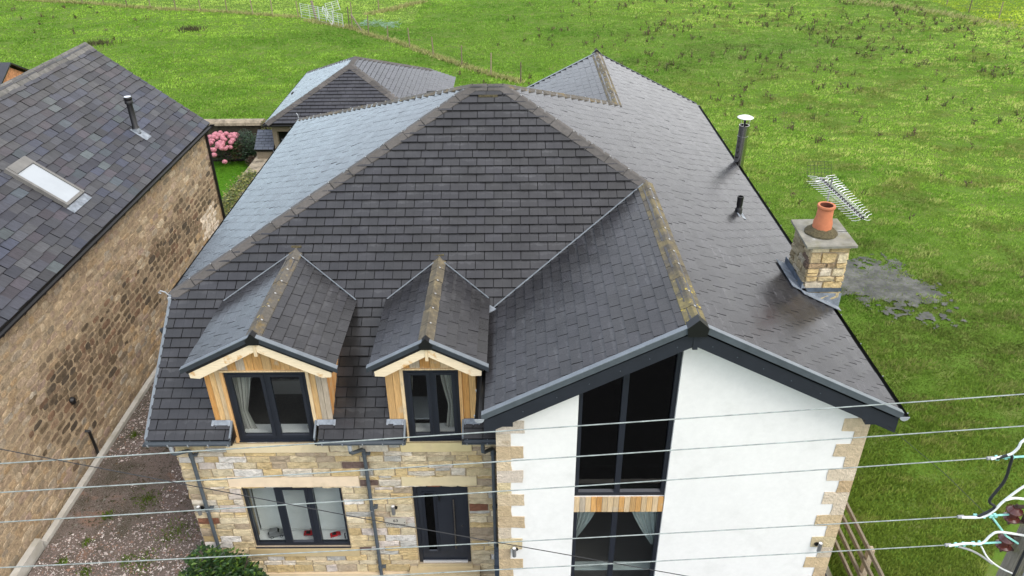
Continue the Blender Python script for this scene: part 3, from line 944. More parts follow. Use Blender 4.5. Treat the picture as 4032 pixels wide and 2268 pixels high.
cur.tube([(cx_, cy_, cz_ - .04), (cx_ - .02, cy_, cz_ + .08), (cx_ - .06, cy_ + .02, cz_ + .13)], .014, 6)
obj('hip_iron', cur, 'dpipelt', house)
# valley trims
b = MB(); b.tube([(XGL, fy(ZGL) , ZGL + .05), (XG - .05, fy(ZG) - .03, ZG + .02)], .014, 6); obj('valley_trim', b, 'verge', house)
b = MB(); b.prism([(1.36, 1.64, 4.985), (1.56, 1.53, 4.91), (1.5, 1.42, 4.83), (1.37, 1.33, 4.76)], (0, -.006, .01)); obj('valley_gutter', b, 'lead', house)
# far gable verges
obj('verge_trim', verge((xb, YGB - .05, ZG - T * (XG - xb)), (XG - .05, YGB - .05, ZG - .03), None, (0, 1, 0), hgt=.13), ['verge', 'vergeface'], house)
obj('verge_trim', verge((XG + .05, YGB - .05, ZG - .03), (XR + .05, YGB - .05, ZR - .03), None, (0, 1, 0), hgt=.13), ['anth2', 'anth2'], house)
mb = MB(); mb.prism([(XG - .15, YGB, ZG - .02), (XG + .15, YGB, ZG - .02), (XG, YGB, ZG + .12)], (0, .06, 0)); obj('ridge_end_cap', mb, 'black', house)

# --- downpipes
def downpipe(x, ztop_, zbot, hop=True, side=1):
    d = MB()
    xo = x - side * .16
    d.tube([(xo, YF - .05, ZF - .07), (xo, YF - .05, ZF - .19)], .036, 10, (1, 1, 1), 1)
    d.tube([(xo, YF - .05, ZF - .18), (xo, YF - .05, ZF - .24), (xo + side * .03, YF - .02, ZF - .28), (x - side * .02, -.11, ztop_ - .02), (x, -.085, ztop_ - .06), (x, -.085, ztop_ - .12)], .034, 10)
    d.tube([(x, -.085, ztop_ - .1), (x, -.085, zbot)], .034, 12)
    for z in (ztop_ - .16, 1.62, .0):
        d.tube([(x, -.085, z - .035), (x, -.085, z + .035)], .043, 12)
        d.box((x + .03, -.09, z - .015), (x + .1, -.0, z + .015))
    return d
for x, sd_ in ((-3.78, 1), (-.75, 1), (1.5, 1)):
    o = obj('downpipe', downpipe(x, 3.1, -.24, side=sd_), ['dpipe', 'dpipelt' if x < 1 else 'dpipe'], house, smooth=True)
    if x < 1:
        br = MB(); br.tube([(x - .045, -.085, 1.585), (x, -.13, 1.585), (x + .045, -.085, 1.585)], .008, 6); obj('pipe_clip', br, 'dpipelt', o)
b = MB(); b.tube([(1.52, -.3, 4.6), (1.55, -.2, 3.95), (1.55, -.2, 3.5)], .036, 10); obj('downpipe', b, 'dpipe', house, smooth=True)
# hopper box at the foot of the right pipe
b = MB(); b.box((1.475, -.19, .1), (1.6, -.04, .56)); b.box((1.48, -.2, -.2), (1.598, -.05, .098)); b.box((1.47, -.2, .55), (1.603, -.03, .57))
obj('hopper_box', b, 'verge' if False else 'leaddark', house)

# --- windows
def frame_rect(b, x0, x1, z0, z1, y, w_=.07, d=.08, mul=(), mw=.09, sash=None, m=0):
    """frame bars butted; y = outer face; opens towards +y"""
    b.box((x0, y, z0), (x1, y + d, z0 + w_)); b.box((x0, y, z1 - w_), (x1, y + d, z1))
    b.box((x0, y, z0 + w_), (x0 + w_, y + d, z1 - w_)); b.box((x1 - w_, y, z0 + w_), (x1, y + d, z1 - w_))
    for c in mul:
        b.box((c - mw / 2, y + .001, z0 + w_), (c + mw / 2, y + d, z1 - w_))
    return b
def sash_(b, x0, x1, z0, z1, y, w_=.05, d=.03):
    """raised sash with a sloped bead"""
    for (o, i, yy) in ((0, w_, y), ):
        b.box((x0, yy, z0), (x1, yy + d, z0 + w_)); b.box((x0, yy, z1 - w_), (x1, yy + d, z1))
        b.box((x0, yy, z0 + w_), (x0 + w_, yy + d, z1 - w_)); b.box((x1 - w_, yy, z0 + w_), (x1, yy + d, z1 - w_))
    # bevelled bead inside
    e = .014
    for (ax, az, bx, bz_, dx, dz) in ((x0 + w_, z0 + w_, x1 - w_, z0 + w_, 0, 1), (x0 + w_, z1 - w_, x1 - w_, z1 - w_, 0, -1)):
        b.prism([(ax, y + .002, az), (ax, y + d, az), (ax, y + d, az + dz * e * 1.6)], (bx - ax, 0, 0))
    return b
def pane(x0, x1, z0, z1, y, parent, mat='glass'):
    return obj('pane', MB().box((x0, y, z0), (x1, y + .006, z1)), mat, parent)
# ground-floor window: three lights
b = frame_rect(MB(), WIN[0], WIN[1], WIN[2], WIN[3], .035, .055, .09, (-2.48, -1.88), .1)
b.box((WIN[0], -.025, .482), (WIN[1], .12, .499))
lights = ((-3.055, -2.53), (-2.43, -1.93), (-1.83, -1.335))
sash_(b, lights[1][0], lights[1][1], .555, 2.035, .02, .05, .04)
wo = obj('window', b, 'anth', house)
for i, (a, c) in enumerate(lights):
    e = .05 if i == 1 else 0
    pane(a + e, c - e, .555 + e, 2.035 - e, .075, wo)
obj('window_handle', MB().tube([(-1.36, .02, .85), (-1.36, -.01, .85), (-1.36, -.01, .74)], .012, 6), 'black', wo)
# door
b = frame_rect(MB(), DOOR[0], DOOR[1], DOOR[2], DOOR[3], .045, .07, .09)
do = obj('door', b, 'anth', house)
lf = MB(); wall_with_holes(lf, 'y', .07, .05, .072, .948, .05, 2.028, [(.2, .37, .3, 1.85)])
obj('door_leaf', lf, 'anth2', do)
fr = MB(); sash_(fr, .16, .41, .255, 1.895, .05, .045, .02); obj('glazing_bead', fr, 'anth', do)
pane(.2, .37, .3, 1.85, .085, do, 'glassdark')
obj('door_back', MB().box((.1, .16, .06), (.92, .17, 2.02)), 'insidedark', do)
obj('pull_handle', MB().tube([(.735, .03, .4), (.735, .03, 1.72)], .016, 10).tube([(.735, .07, .5), (.735, .03, .5)], .01, 8).tube([(.735, .07, 1.62), (.735, .03, 1.62)], .01, 8), 'steel', do, smooth=True)
obj('door_knocker', MB().tube([(.48, .06, 1.78), (.48, .035, 1.78), (.48, .035, 1.69)], .018, 8), 'black', do)
obj('keyhole', MB().lathe([(0, 0), (.016, 0), (.016, .014), (0, .014)], (.87, .069, .98), (0, -1, 0), 10), 'steel', do)
obj('threshold_bar', MB().box((.075, .02, .003), (.945, .068, .048)), 'alu', do)
# gable glazing
def glazing(x0, x1, z0, f, y):
    b = MB(); fw = .065
    b.prism([(x0, y, z0), (x0 + fw, y, z0), (x0 + fw, y, f(x0 + fw)), (x0, y, f(x0))], (0, .09, 0))
    b.prism([(x1 - fw, y, z0), (x1, y, z0), (x1, y, f(x1)), (x1 - fw, y, f(x1 - fw))], (0, .09, 0))
    xm = 3.565
    b.prism([(xm - .045, y - .002, z0 + .06), (xm + .045, y - .002, z0 + .06), (xm + .045, y - .002, f(xm + .045)), (xm - .045, y - .002, f(xm - .045))], (0, .09, 0))
    b.box((x0 + fw, y, z0), (x1 - fw, y + .09, z0 + .07))
    for a, c in ((x0 + fw, xm - .045), (xm + .045, x1 - fw)):
        b.prism([(a, y + .004, z0 + .07), (a, y + .05, z0 + .07), (a, y + .05, z0 + .1)], (c - a, 0, 0))
    return b, xm, fw
topf = lambda x: gz(x) - .29
b, xm, fw = glazing(2.862, 4.353, 2.8, topf, YW + .05)
go = obj('window', b, 'anth', house)
for a, c in ((2.862 + fw, xm - .045), (xm + .045, 4.353 - fw)):
    obj('pane', MB().prism([(a, YW + .11, 2.87), (c, YW + .11, 2.87), (c, YW + .11, topf(c)), (a, YW + .11, topf(a))], (0, .006, 0)), 'glassdark', go)
b, xm, fw = glazing(2.862, 4.353, .25, lambda x: 2.425, YW + .05)
go2 = obj('window', b, 'anth', house)
for a, c in ((2.862 + fw, xm - .045), (xm + .045, 4.353 - fw)):
    pane(a, c, .32, 2.42, YW + .11, go2, 'glass')
# timber band between the two
WOODC = [(.58, .29, .09), (.62, .34, .12), (.6, .44, .26), (.62, .46, .28), (.46, .38, .29), (.45, .22, .07), (.66, .42, .19), (.6, .36, .15)]
def wood_col():
    c = random.choice(WOODC); k = random.uniform(.76, 1.02)
    return tuple(x * k for x in c)
b = MB(); n = 16; ww = (4.352 - 2.863) / n
for i in range(n):
    b.box((2.863 + i * ww + .003, YW + .012 + random.uniform(0, .006), 2.45), (2.863 + (i + 1) * ww - .003, YW + .04, 2.786), wood_col())
obj('timber_band', b, 'wood', house)

# --- interior, so that the glazing looks into rooms
ins = MB()
ins.box((XW0 + .3, .32, 2.6), (1.55, 5.2, 2.66)); ins.box((XW1 + .3, YW + .9, 2.6), (XW2 - .3, 9, 2.66))
ins.box((XW0 + .3, .32, -.05), (1.55, 5.2, 0.0)); ins.box((XW1 + .3, YW + .32, -.05), (XW2 - .3, 9, 0.0))
obj('floor_inside', ins, 'carpet', house)
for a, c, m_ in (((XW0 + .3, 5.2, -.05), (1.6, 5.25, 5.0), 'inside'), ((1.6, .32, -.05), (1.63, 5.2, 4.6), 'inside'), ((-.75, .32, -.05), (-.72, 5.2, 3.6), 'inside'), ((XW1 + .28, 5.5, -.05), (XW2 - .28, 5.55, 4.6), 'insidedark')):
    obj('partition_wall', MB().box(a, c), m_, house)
fz_ = MB(); fz_.tube([(XW0, 1.62, 4.46), (-4.52, 1.62, 4.46), (-4.6, 1.6, 4.43)], [.06, .06, .055], 14)
obj('boiler_flue', fz_, 'black', house, smooth=True)
sl = MB(); sl.box((WIN[0] - .02, .13, .47), (WIN[1] + .02, .42, .535)); sl.box((WIN[0] - .05, .13, .54), (WIN[0] - .02, .42, 2.12)); sl.box((WIN[1] + .02, .13, .54), (WIN[1] + .05, .42, 2.12))
sl.box((WIN[0] - .05, .42, -.05), (WIN[1] + .05, .44, .535)); obj('inner_sill', sl, 'whiteplain', house)
for q in (DW1, DW2):
    sl = MB(); sl.box((q[0] - .02, .1, 3.25), (q[1] + .02, .3, 3.3)); sl.box((q[0], .3, 2.66), (q[1], .32, 3.3)); obj('inner_sill', sl, 'whiteplain', house)
obj('inner_sill', MB().box((2.87, YW + .2, .76), (4.35, YW + .36, .8)), 'net', house)

# ------------------------------------------------------------------ dormers
def dormer(x0, x1, xe0, xe1, zr, ze, win, npl_side, lich):
    """x0..x1 cladding, xe0..xe1 eaves tips, zr ridge, ze eaves"""
    xc = (xe0 + xe1) / 2
    t = (zr - ze) / (xe1 - xc)
    zc = lambda x: zr - t * abs(x - xc)
    b = MB()
    # front planks: sides (above the cut eaves) and head
    ybk = .02
    def planks(a, c, zb, n):
        w_ = (c - a) / n
        for i in range(n):
            p, q = a + i * w_ + .003, a + (i + 1) * w_ - .003
            yo = -.03 + random.uniform(0, .008)
            b.prism([(p, yo, zb), (q, yo, zb), (q, yo, zc(q) - .15), (p, yo, zc(p) - .15)], (0, ybk - yo, 0), wood_col())
    zb = 3.69
    planks(x0, win[0] - .055, zb, npl_side)
    planks(win[1] + .055, x1, zb, npl_side)
    nh = max(5, int((win[1] - win[0]) / .13)); w_ = (win[1] - win[0] + .1) / nh
    for i in range(nh):
        p, q = win[0] - .05 + i * w_ + .003, win[0] - .05 + (i + 1) * w_ - .003
        ed = [(p, zc(p) - .15), (q, zc(q) - .15)]
        if p < xc < q:
            ed = [(p, zc(p) - .15), (xc, zr - .15), (q, zc(q) - .15)]
        yo = -.03 + random.uniform(0, .006)
        b.prism([(p, yo, win[3] + .03), (q, yo, win[3] + .03)] + [(x, yo, z) for x, z in ed[::-1]], (0, ybk - yo, 0), wood_col())
    # corner posts beside the window, running down past the eaves, and the head strip
    for a, c in ((win[0] - .055, win[0] - .002), (win[1] + .002, win[1] + .055)):
        b.box((a, -.05, 3.2), (c, .1, win[3] + .0), random.choice([(.62, .36, .15), (.66, .5, .3)]))
    b.box((win[0] - .055, -.05, win[3] + .002), (win[1] + .055, .05, win[3] + .028), (.7, .52, .3))
    # cheeks
    for x, s_ in ((x0, 1), (x1, -1)):
        y = .02
        while y < 1.75:
            y2 = min(y + .13, 1.75)
            lo1, lo2 = fz(y) + .0, fz(y2) + .0
            hi = ze - .02 + .05
            if lo1 < hi:
                poly = [(x, y + .003, lo1), (x, y2 - .003, min(lo2, hi)), (x, y2 - .003, hi), (x, y + .003, hi)]
                c = random.choice([(.6, .3, .1), (.55, .27, .09), (.62, .36, .15)])
                b.prism(poly, (s_ * .05, 0, 0), c)
            y = y2
    d = obj('dormer', b, 'wood', house)
    # roof
    mbx = MB(); kd = math.sqrt(1 + t * t)
    yv = fy(ze); yr = fy(zr)
    for (xe, s_) in ((xe0, 1), (xe1, -1)):
        tiles(mbx, (xe, 0, ze), (0, 1, 0), (s_, 0, t), [[(-.3, 0), (yv, 0), (yr, abs(xc - xe) * kd), (-.3, abs(xc - xe) * kd)]], g=.183, w_=.336, tint=.08)
    obj('dormer_roof', mbx, ['tile', 'deck_and_edge_shade'], d)
    obj('ridge_capping', ridge(MB(), (xc, -.27, zr), (xc, yr + .06, zr), (-1, 0, -t), (1, 0, -t), wl=.14, ln=.42, lift=.05), [lich, 'clip', 'gap'], d)
    mo = MB(); mo.box((xc - .09, yr + .03, zr + .0), (xc + .09, yr + .1, zr + .075), jit=.015); obj('mortar_pack', mo, 'moss', d)
    for (xe, s_) in ((xe0, 1), (xe1, -1)):
        p = (xe - s_ * .05, -.3, ze - .05 * t); q = (xc - s_ * .06, -.3, zr - .06 * t)
        obj('verge_trim', verge(p, q, None, (0, -1, 0), hgt=.085, wd=.06), ['verge', 'vergedark'], d)
        v_ = MB(); v_.tube([(xe, yv - .02, ze + .05), (xc - s_ * .1, yr - .13, zr + .0)], .012, 6); obj('valley_trim', v_, 'verge', d)
    cp = MB(); cp.prism([(xc - .11, -.34, zr - .03), (xc - .09, -.34, zr - .12), (xc + .09, -.34, zr - .12), (xc + .11, -.34, zr - .03), (xc, -.34, zr + .09)], (0, .12, 0)); obj('ridge_end_cap', cp, 'black', d)
    # barge boards
    for s_, xe in ((1, xe0 + .06), (-1, xe1 - .06)):
        w2 = MB(); xm_ = xc - s_ * .025
        z0, z1 = zc(xe) - .045, zc(xm_) - .055
        wd = .215
        w2.prism([(xe, -.295, z0), (xm_, -.295, z1), (xm_, -.295, z1 - wd), (xe + s_ * .16, -.295, zc(xe + s_ * .16) - .08 - wd), (xe + s_ * .01, -.295, z0 - wd * .72)], (0, .045, 0), (.76, .63, .44))
        obj('barge_board', w2, 'woodh', d)
    w2 = MB(); w2.box((xc - .024, -.305, zr - .36), (xc + .024, -.25, zr - .08), (.66, .52, .33)); obj('barge_batten', w2, 'wood', d)
    sf = MB()
    for s_, xe in ((1, xe0), (-1, xe1)):
        sf.prism([(xe + s_ * .03, -.25, zc(xe + s_ * .03) - .12), (xc, -.25, zr - .12), (xc, -.25, zr - .1), (xe + s_ * .03, -.25, zc(xe + s_ * .03) - .1)], (0, .27, 0), (.5, .3, .14))
    obj('soffit', sf, 'woodh', d)
    # window
    xm_ = (win[0] + win[1]) / 2
    f = frame_rect(MB(), win[0], win[1], win[2], win[3], -.015, .06, .09, (xm_,), .05)
    for a, c in ((win[0] + .06, xm_ - .025), (xm_ + .025, win[1] - .06)):
        sash_(f, a, c, win[2] + .06, win[3] - .06, -.03, .055, .05)
    f.box((win[0], -.05, win[2] - .018), (win[1], .06, win[2] - .001))
    wn_ = obj('window', f, 'anth', d)
    for a, c in ((win[0] + .115, xm_ - .08), (xm_ + .08, win[1] - .115)):
        pane(a, c, win[2] + .115, win[3] - .115, .0, wn_)
    # room side walls and ceiling behind the cladding
    rm = MB()
    rm.box((x0 + .06, .08, 3.3), (x0 + .08, 1.8, 4.9)); rm.box((x1 - .08, .08, 3.3), (x1 - .06, 1.8, 4.9)); rm.box((x0 + .06, .08, 4.9), (x1 - .06, 1.8, 4.93))
    obj('dormer_lining', rm, 'inside', d)
    # lead aprons either side of the cut eaves
    for a, c, xe in ((x0 - .05, win[0] - .06, win[0] - .04), (win[1] + .06, x1 + .05, win[1] + .04)):
        l = MB()
        n = 8
        for i in range(n):
            p, q = a + (c - a) * i / n, a + (c - a) * (i + 1) / n
            l.prism([(p, -.04, fz(-.04) + .045 + random.uniform(0, .006)), (q, -.04, fz(-.04) + .045 + random.uniform(0, .006)), (q, -.12, fz(-.12) + .036), (p, -.12, fz(-.12) + .036 + (.02 if i in (0, n - 1) else 0))], (0, 0, .004))
        obj('lead_apron', l, 'lead', d)
        ex = MB(); ex.obox((xe - .015, YF - .005, ZF + .0), (.03, 0, 0), (0, .24, .24 * TF), (0, 0, .055)); obj('verge_trim', ex, 'verge', d)
        ex = MB(); ex.prism([(xe - .015, YF, ZF - .12), (xe - .015, -.001, ZF - .12), (xe - .015, -.001, fz(0) - .03), (xe - .015, YF, ZF - .03)], (.03, 0, 0)); obj('eaves_end', ex, 'black', d)
    for xs in (x0 - .02, x1 + .02):
        l = MB(); l.obox((xs - .06, 1.35, fz(1.35) + .035), (.12, 0, 0), (0, .1, .1 * TF), (0, 0, .008)); l.box((xs - .015, 1.3, fz(1.3) + .02), (xs + .015, 1.6, fz(1.3) + .2)); obj('lead_soaker', l, 'lead', d)
    return d
dormer(-3.22, -1.21, D1[0], D1[1], 5.58, 4.97, DW1, 3, 'lichen_some')
dormer(-.245, 1.245, D2[0], D2[1], 5.47, 4.98, DW2, 2, 'lichen_dorm')

# ------------------------------------------------------------------ chimney, flue, vent
cs = MB()
cx0, cx1, cy0, cy1 = 7.08, 7.76, 1.75, 2.62
cs.box((cx0 + .02, cy0 + .02, 3.2), (cx1 - .02, cy1 - .02, 6.03))
CHC = [(.56, .44, .25), (.6, .49, .3), (.5, .42, .27), (.63, .55, .4), (.55, .43, .24), (.63, .57, .48), (.34, .25, .16), (.5, .4, .25)]
def chc():
    c = random.choice(CHC); k = random.uniform(.85, 1.08)
    return (c[0] * k, c[1] * k * .96, c[2] * k * .86)
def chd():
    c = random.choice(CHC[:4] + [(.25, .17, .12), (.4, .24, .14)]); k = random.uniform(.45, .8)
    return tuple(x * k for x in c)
hsz = (.14, .17, .21, .1); wsz = (.16, .36)
coursed(cs, (0, cy0 + .018, 0), (1, 0, 0), (0, 0, 1), (0, -1, 0), cx0, cx1, 4.3, 6.02, hs=hsz, ws=wsz, mort=.018, colf=chc, depth=.03, j=.012, rough=.012)
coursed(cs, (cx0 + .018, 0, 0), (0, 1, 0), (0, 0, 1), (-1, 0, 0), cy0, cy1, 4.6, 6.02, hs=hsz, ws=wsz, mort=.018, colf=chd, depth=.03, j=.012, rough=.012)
coursed(cs, (cx1 - .018, 0, 0), (0, 1, 0), (0, 0, 1), (1, 0, 0), cy0, cy1, 3.2, 6.02, hs=hsz, ws=wsz, mort=.018, colf=chc, depth=.03, j=.012, rough=.012)
coursed(cs, (0, cy1 - .018, 0), (1, 0, 0), (0, 0, 1), (0, 1, 0), cx0, cx1, 4.3, 6.02, hs=hsz, ws=wsz, mort=.018, colf=chc, depth=.03, j=.012, rough=.012)
cs.m = [1 if c != (1, 1, 1) else 0 for c in cs.c]
chim = obj('chimney', cs, ['mortar', 'stone'], house)
sb = MB(); sb.prism([(6.955, 1.63, 6.02), (7.84, 1.66, 6.02), (7.87, 2.75, 6.02), (7.01, 2.72, 6.02)], (0, 0, .042)); obj('cap_slab', sb, 'slab', chim)
ck = MB(); ck.tube([(7.58, 2.2, 6.064), (7.66, 2.19, 6.064), (7.72, 2.215, 6.064), (7.85, 2.2, 6.064)], .006, 5); obj('slab_crack', ck, 'gap', chim)
hn = MB(); hn.lathe([(.285, 0), (.275, .025), (.23, .06), (.17, .105), (.14, .12)], (7.37, 2.18, 6.07), seg=26)
hn.v = [(v[0] + random.uniform(-.01, .01), v[1] + random.uniform(-.01, .01), v[2] + random.uniform(-.006, .006) if v[2] > 6.08 else v[2]) for v in hn.v]
obj('mortar_haunch', hn, 'moss', chim)
pt = MB()
pt.lathe([(.166, .0), (.164, .17), (.14, .27), (.134, .44), (.15, .452), (.158, .48), (.15, .505), (.135, .51), (.112, .5)], (7.37, 2.18, 6.1), seg=30, m=0)
pt.lathe([(.112, .5), (.108, .28), (.0, .22)], (7.37, 2.18, 6.1), seg=30, m=1)
obj('chimney_pot', pt, ['terra', 'terradark'], chim, smooth=True)
# flashing
fl = MB()
nrm = Vector((T, 0, 1)).normalized()
for i in range(10):     # left side: upstand and tray on the slope
    a, b_ = cy0 - .02 + i * .1, cy0 - .02 + (i + 1) * .1
    if b_ > 2.76: break
    z0 = rz(cx0 - .02)
    fl.obox((cx0 - .028, a, z0 - .03), (.012, 0, 0), (0, b_ - a, 0), (0, 0, .23 + random.uniform(-.015, .015)), m=1)
fl.obox((cx0 - .21, cy0 - .05, rz(cx0 - .21) + .06), (.19, 0, -.19 * T), (0, 1.0, 0), nrm * .012, m=0)
fl.obox((cx0 - .03, cy0 - .022, rz(cx0) + .03), (.72, 0, 0), (0, .012, 0), (0, 0, .0 + .08), m=1)
fl.prism([(cx0 - .04, cy0 - .022, rz(cx0 - .04) + .02), (cx1 + .03, cy0 - .022, rz(cx1 + .03) - .03), (cx1 + .03, cy0 - .022, 5.06), (cx0 + .1, cy0 - .022, 5.08), (cx0 - .04, cy0 - .022, 5.28)], (0, .012, 0), m=2)
fl.prism([(cx0 - .06, cy0 - .02, rz(cx0 - .06) + .06), (cx1 + .03, cy0 - .02, rz(cx1 + .03) + .06), (cx1 + .03, cy0 - .16, rz(cx1 + .03) + .06), (cx0 - .02, cy0 - .16, rz(cx0 - .02) + .06)], nrm * .01, m=0)
obj('flashing', fl, ['lead', 'leaddark', 'lead'], chim)
fu = MB(); fx, fy_ = 7.72, 8.65
fu.lathe([(.125, 0), (.125, 2.0), (.131, 2.0), (.131, 2.05), (.125, 2.05), (.125, 2.25), (.131, 2.25), (.131, 2.3), (.125, 2.3), (.125, 3.3), (.131, 3.3), (.131, 3.34), (.125, 3.34), (.125, 3.55), (.13, 3.55), (.13, 3.62), (.11, 3.62)], (fx, fy_, 2.2), seg=20)
flue = obj('stove_flue', fu, 'steel', house, smooth=True)
cw = MB(); cw.tube([(fx, fy_, 5.8), (fx, fy_, 6.02)], .03, 8); obj('flue_stem', cw, 'black', flue)
cw = MB(); cw.lathe([(0, .06), (.12, .035), (.2, .0), (.2, -.006), (0, .0)], (fx, fy_, 6.02), seg=24)
for k in range(3):
    a = k * 2.1
    cw.tube([(fx + .1 * math.cos(a), fy_ + .1 * math.sin(a), 5.8), (fx + .15 * math.cos(a), fy_ + .15 * math.sin(a), 6.02)], .005, 5)
obj('rain_cowl', cw, 'alu', flue, smooth=True)
vt = MB(); vx, vy = 6.6, 4.55; vz = rz(vx)
vt.lathe([(.075, -.1), (.075, .12), (.06, .14), (.055, .15), (.055, .2), (.062, .2), (.062, .34), (.066, .34), (.066, .4), (.05, .4), (.045, .2)], (vx, vy, vz), seg=16)
vo = obj('soil_vent_pipe', vt, 'black', house, smooth=True)
vl = MB(); vl.obox((vx - .05, vy - .24, rz(vx - .05) + .036), (.16, 0, -.16 * T), (0, .3, 0), nrm * .006); obj('lead_slate', vl, 'lead', vo)

# ------------------------------------------------------------------ lamps, plaque, things in the windows
def wall_lamp(x, y, z, label, dark=False):
    t = thing('wall_lamp', (x, y, z - .1), label, 'wall lamp', 'cylinder wall lamps on the front of the house')
    b = MB(); b.lathe([(.035, 0), (.035, .2), (.03, .2), (.03, .195)], (x, y - .075, z - .1), seg=18); b.lathe([(0, 0), (.034, 0)], (x, y - .075, z - .1), seg=18)
    obj('lamp_body', b, 'lampgrey' , t, smooth=True)
    b = MB(); b.lathe([(.03, .196), (0, .197)], (x, y - .075, z - .1), seg=18); obj('lamp_lens', b, 'whiteplain', t)
    b = MB(); b.lathe([(.04, 0), (.04, .02), (0, .02)], (x + (.03 if not dark else -.03), y, z), (0, -1, 0), 14); b.box((x - .012, y - .05, z - .03), (x + .012, y - .002, z + .03)); obj('lamp_bracket', b, 'black', t)
wall_lamp(-3.93, -.02, 1.6, 'steel cylinder lamp at the left corner of the stone wall, left of the downpipe')
wall_lamp(-.36, -.02, 1.58, 'steel cylinder lamp on yellow stone between downpipe and front door, above the number plaque')
wall_lamp(1.86, YW, 1.58, 'steel cylinder lamp on the white wall left of the tall glazing')
wall_lamp(7.1, YW - .015, 1.68, 'steel cylinder lamp on a corner stone at the right end of the white wall', True)

def text_mesh(body, size, font_w=0):
    cu = bpy.data.curves.new('t', 'FONT'); cu.body = body; cu.size = size; cu.align_x = 'CENTER'; cu.extrude = .0012; cu.resolution_u = 3
    o = bpy.data.objects.new('t', cu); COL.objects.link(o)
    dg = bpy.context.evaluated_depsgraph_get(); me = bpy.data.meshes.new_from_object(o.evaluated_get(dg))
    bpy.data.objects.remove(o)
    return me
t = thing('number_plaque', (-.355, -.03, 1.08), 'clear acrylic house plaque lettered 63 Wood View beside the front door', 'plaque')
b = MB(); b.box((-.545, -.045, 1.09), (-.165, -.036, 1.31)); obj('plaque_plate', b, 'plaque', t)
b = MB()
for dx in (-.165, .165): b.lathe([(0, .012), (.01, .012), (.01, 0)], (-.355 + dx, -.036, 1.2), (0, -1, 0), 8)
obj('stud', b, 'steel', t)
for body, size, z in (('63', .1, 1.215), ('Wood View', .072, 1.125)):
    me = text_mesh(body, size); me.materials.append(MT['ink'])
    o = bpy.data.objects.new('lettering', me); COL.objects.link(o); o.parent = t
    o.location = Vector((-.355, -.0465, z)) - Vector((-.355, -.03, 1.08)); o.rotation_euler = (math.pi / 2, 0, 0)

def toy(kind, x, y, z, rot, label, paint, L):
    t = thing('toy_car', (x, y, z), label, 'toy car', 'toy cars on the window sill')
    k = L
    b = MB()
    if kind == 'jeep':
        prof = [(-.5, .09), (-.5, .3), (-.46, .34), (-.44, .56), (.08, .56), (.2, .36), (.47, .33), (.5, .26), (.5, .09)]; hw = .22
    else:
        prof = [(-.5, .08), (-.5, .24), (-.36, .29), (.1, .27), (.3, .24), (.5, .15), (.5, .07)]; hw = .22
    def P3(px, side, pz):
        s_ = side * hw * (1 if pz < .35 else .86)
        a, c = px * k, s_ * k
        return (x + a * math.cos(rot) - c * math.sin(rot), y + a * math.sin(rot) + c * math.cos(rot), z + pz * k)
    n = len(prof)
    vs = [P3(p[0], -1, p[1]) for p in prof] + [P3(p[0], 1, p[1]) for p in prof]
    b.add(vs, [tuple(range(n)), tuple(range(2 * n - 1, n - 1, -1))] + [(i, n + i, n + (i + 1) % n, (i + 1) % n) for i in range(n)])
    obj('body', b, paint, t)
    g = MB()
    if kind == 'jeep':
        for sd_ in (-1.02, 1.02):
            g.add([P3(-.4, sd_, .37), P3(.1, sd_, .37), P3(.04, sd_, .53), P3(-.39, sd_, .53)], [(0, 1, 2, 3), (3, 2, 1, 0)])
        g.add([P3(.19, -.8, .39), P3(.19, .8, .39), P3(.1, .8, .54), P3(.1, -.8, .54)], [(0, 1, 2, 3), (3, 2, 1, 0)])
        g.lathe([(0, .0), (.09 * k, 0), (.09 * k, .06 * k), (0, .06 * k)], P3(-.5, 0, .3), (-math.cos(rot), -math.sin(rot), 0), 12)
    else:
        g.add([P3(-.3, -.8, .292), P3(.06, -.8, .285), P3(.06, .8, .285), P3(-.3, .8, .292)], [(0, 1, 2, 3)])
        g.add([P3(.08, -.8, .28), P3(.08, .8, .28), P3(-.02, .75, .4), P3(-.02, -.75, .4)], [(0, 1, 2, 3), (3, 2, 1, 0)])
    obj('windscreen', g, 'carglass', t)
    for px in (-.3, .3):
        for sd_ in (-1, 1):
            wb = MB(); c = P3(px, sd_ * .98, .1)
            ax = (-math.sin(rot) * sd_, math.cos(rot) * sd_, 0)
            wb.lathe([(0, -.03 * k), (.1 * k, -.03 * k), (.1 * k, .03 * k), (0, .03 * k)], c, ax, 12); wb.lathe([(0, .034 * k), (.06 * k, .034 * k), (.06 * k, .03 * k)], c, ax, 10, m=1)
            obj('wheel', wb, ['tyre', 'alu'], t)
    if kind == 'door':
        b = MB(); b.add([P3(.12, 1, .12), P3(.14, 1.0, .26), P3(.0, 2.2, .42), P3(-.02, 2.2, .24)], [(0, 1, 2, 3), (3, 2, 1, 0)]); obj('door', b, paint, t)
ZS = .536
toy('jeep', -2.76, .25, ZS, .2, 'silver toy off-road car on the left of the white window sill', 'silver', .29)
toy('door', -2.13, .27, ZS, .06, 'red toy sports car with one door swung open, middle of the window sill', 'redcar', .21)
toy('coupe', -1.62, .24, ZS, .35, 'red toy convertible parked at an angle at the right of the window sill', 'redcar', .2)
# pleated blind
b = MB(); n = 34
for i in range(n):
    z0 = .6 + i * (2.06 - .6) / n; z1 = .6 + (i + 1) * (2.06 - .6) / n; zm = (z0 + z1) / 2
    b.add([(WIN[0] + .02, .4, z0), (WIN[1] - .02, .4, z0), (WIN[1] - .02, .36, zm), (WIN[0] + .02, .36, zm), (WIN[1] - .02, .4, z1), (WIN[0] + .02, .4, z1)], [(0, 1, 2, 3), (3, 2, 4, 5)])
b.box((WIN[0] + .02, .35, .575), (WIN[1] - .02, .41, .598))
finish(obj('window_blind', b, 'blind'), 'pale grey pleated blind drawn down behind the wide stone-wall window', 'blind')
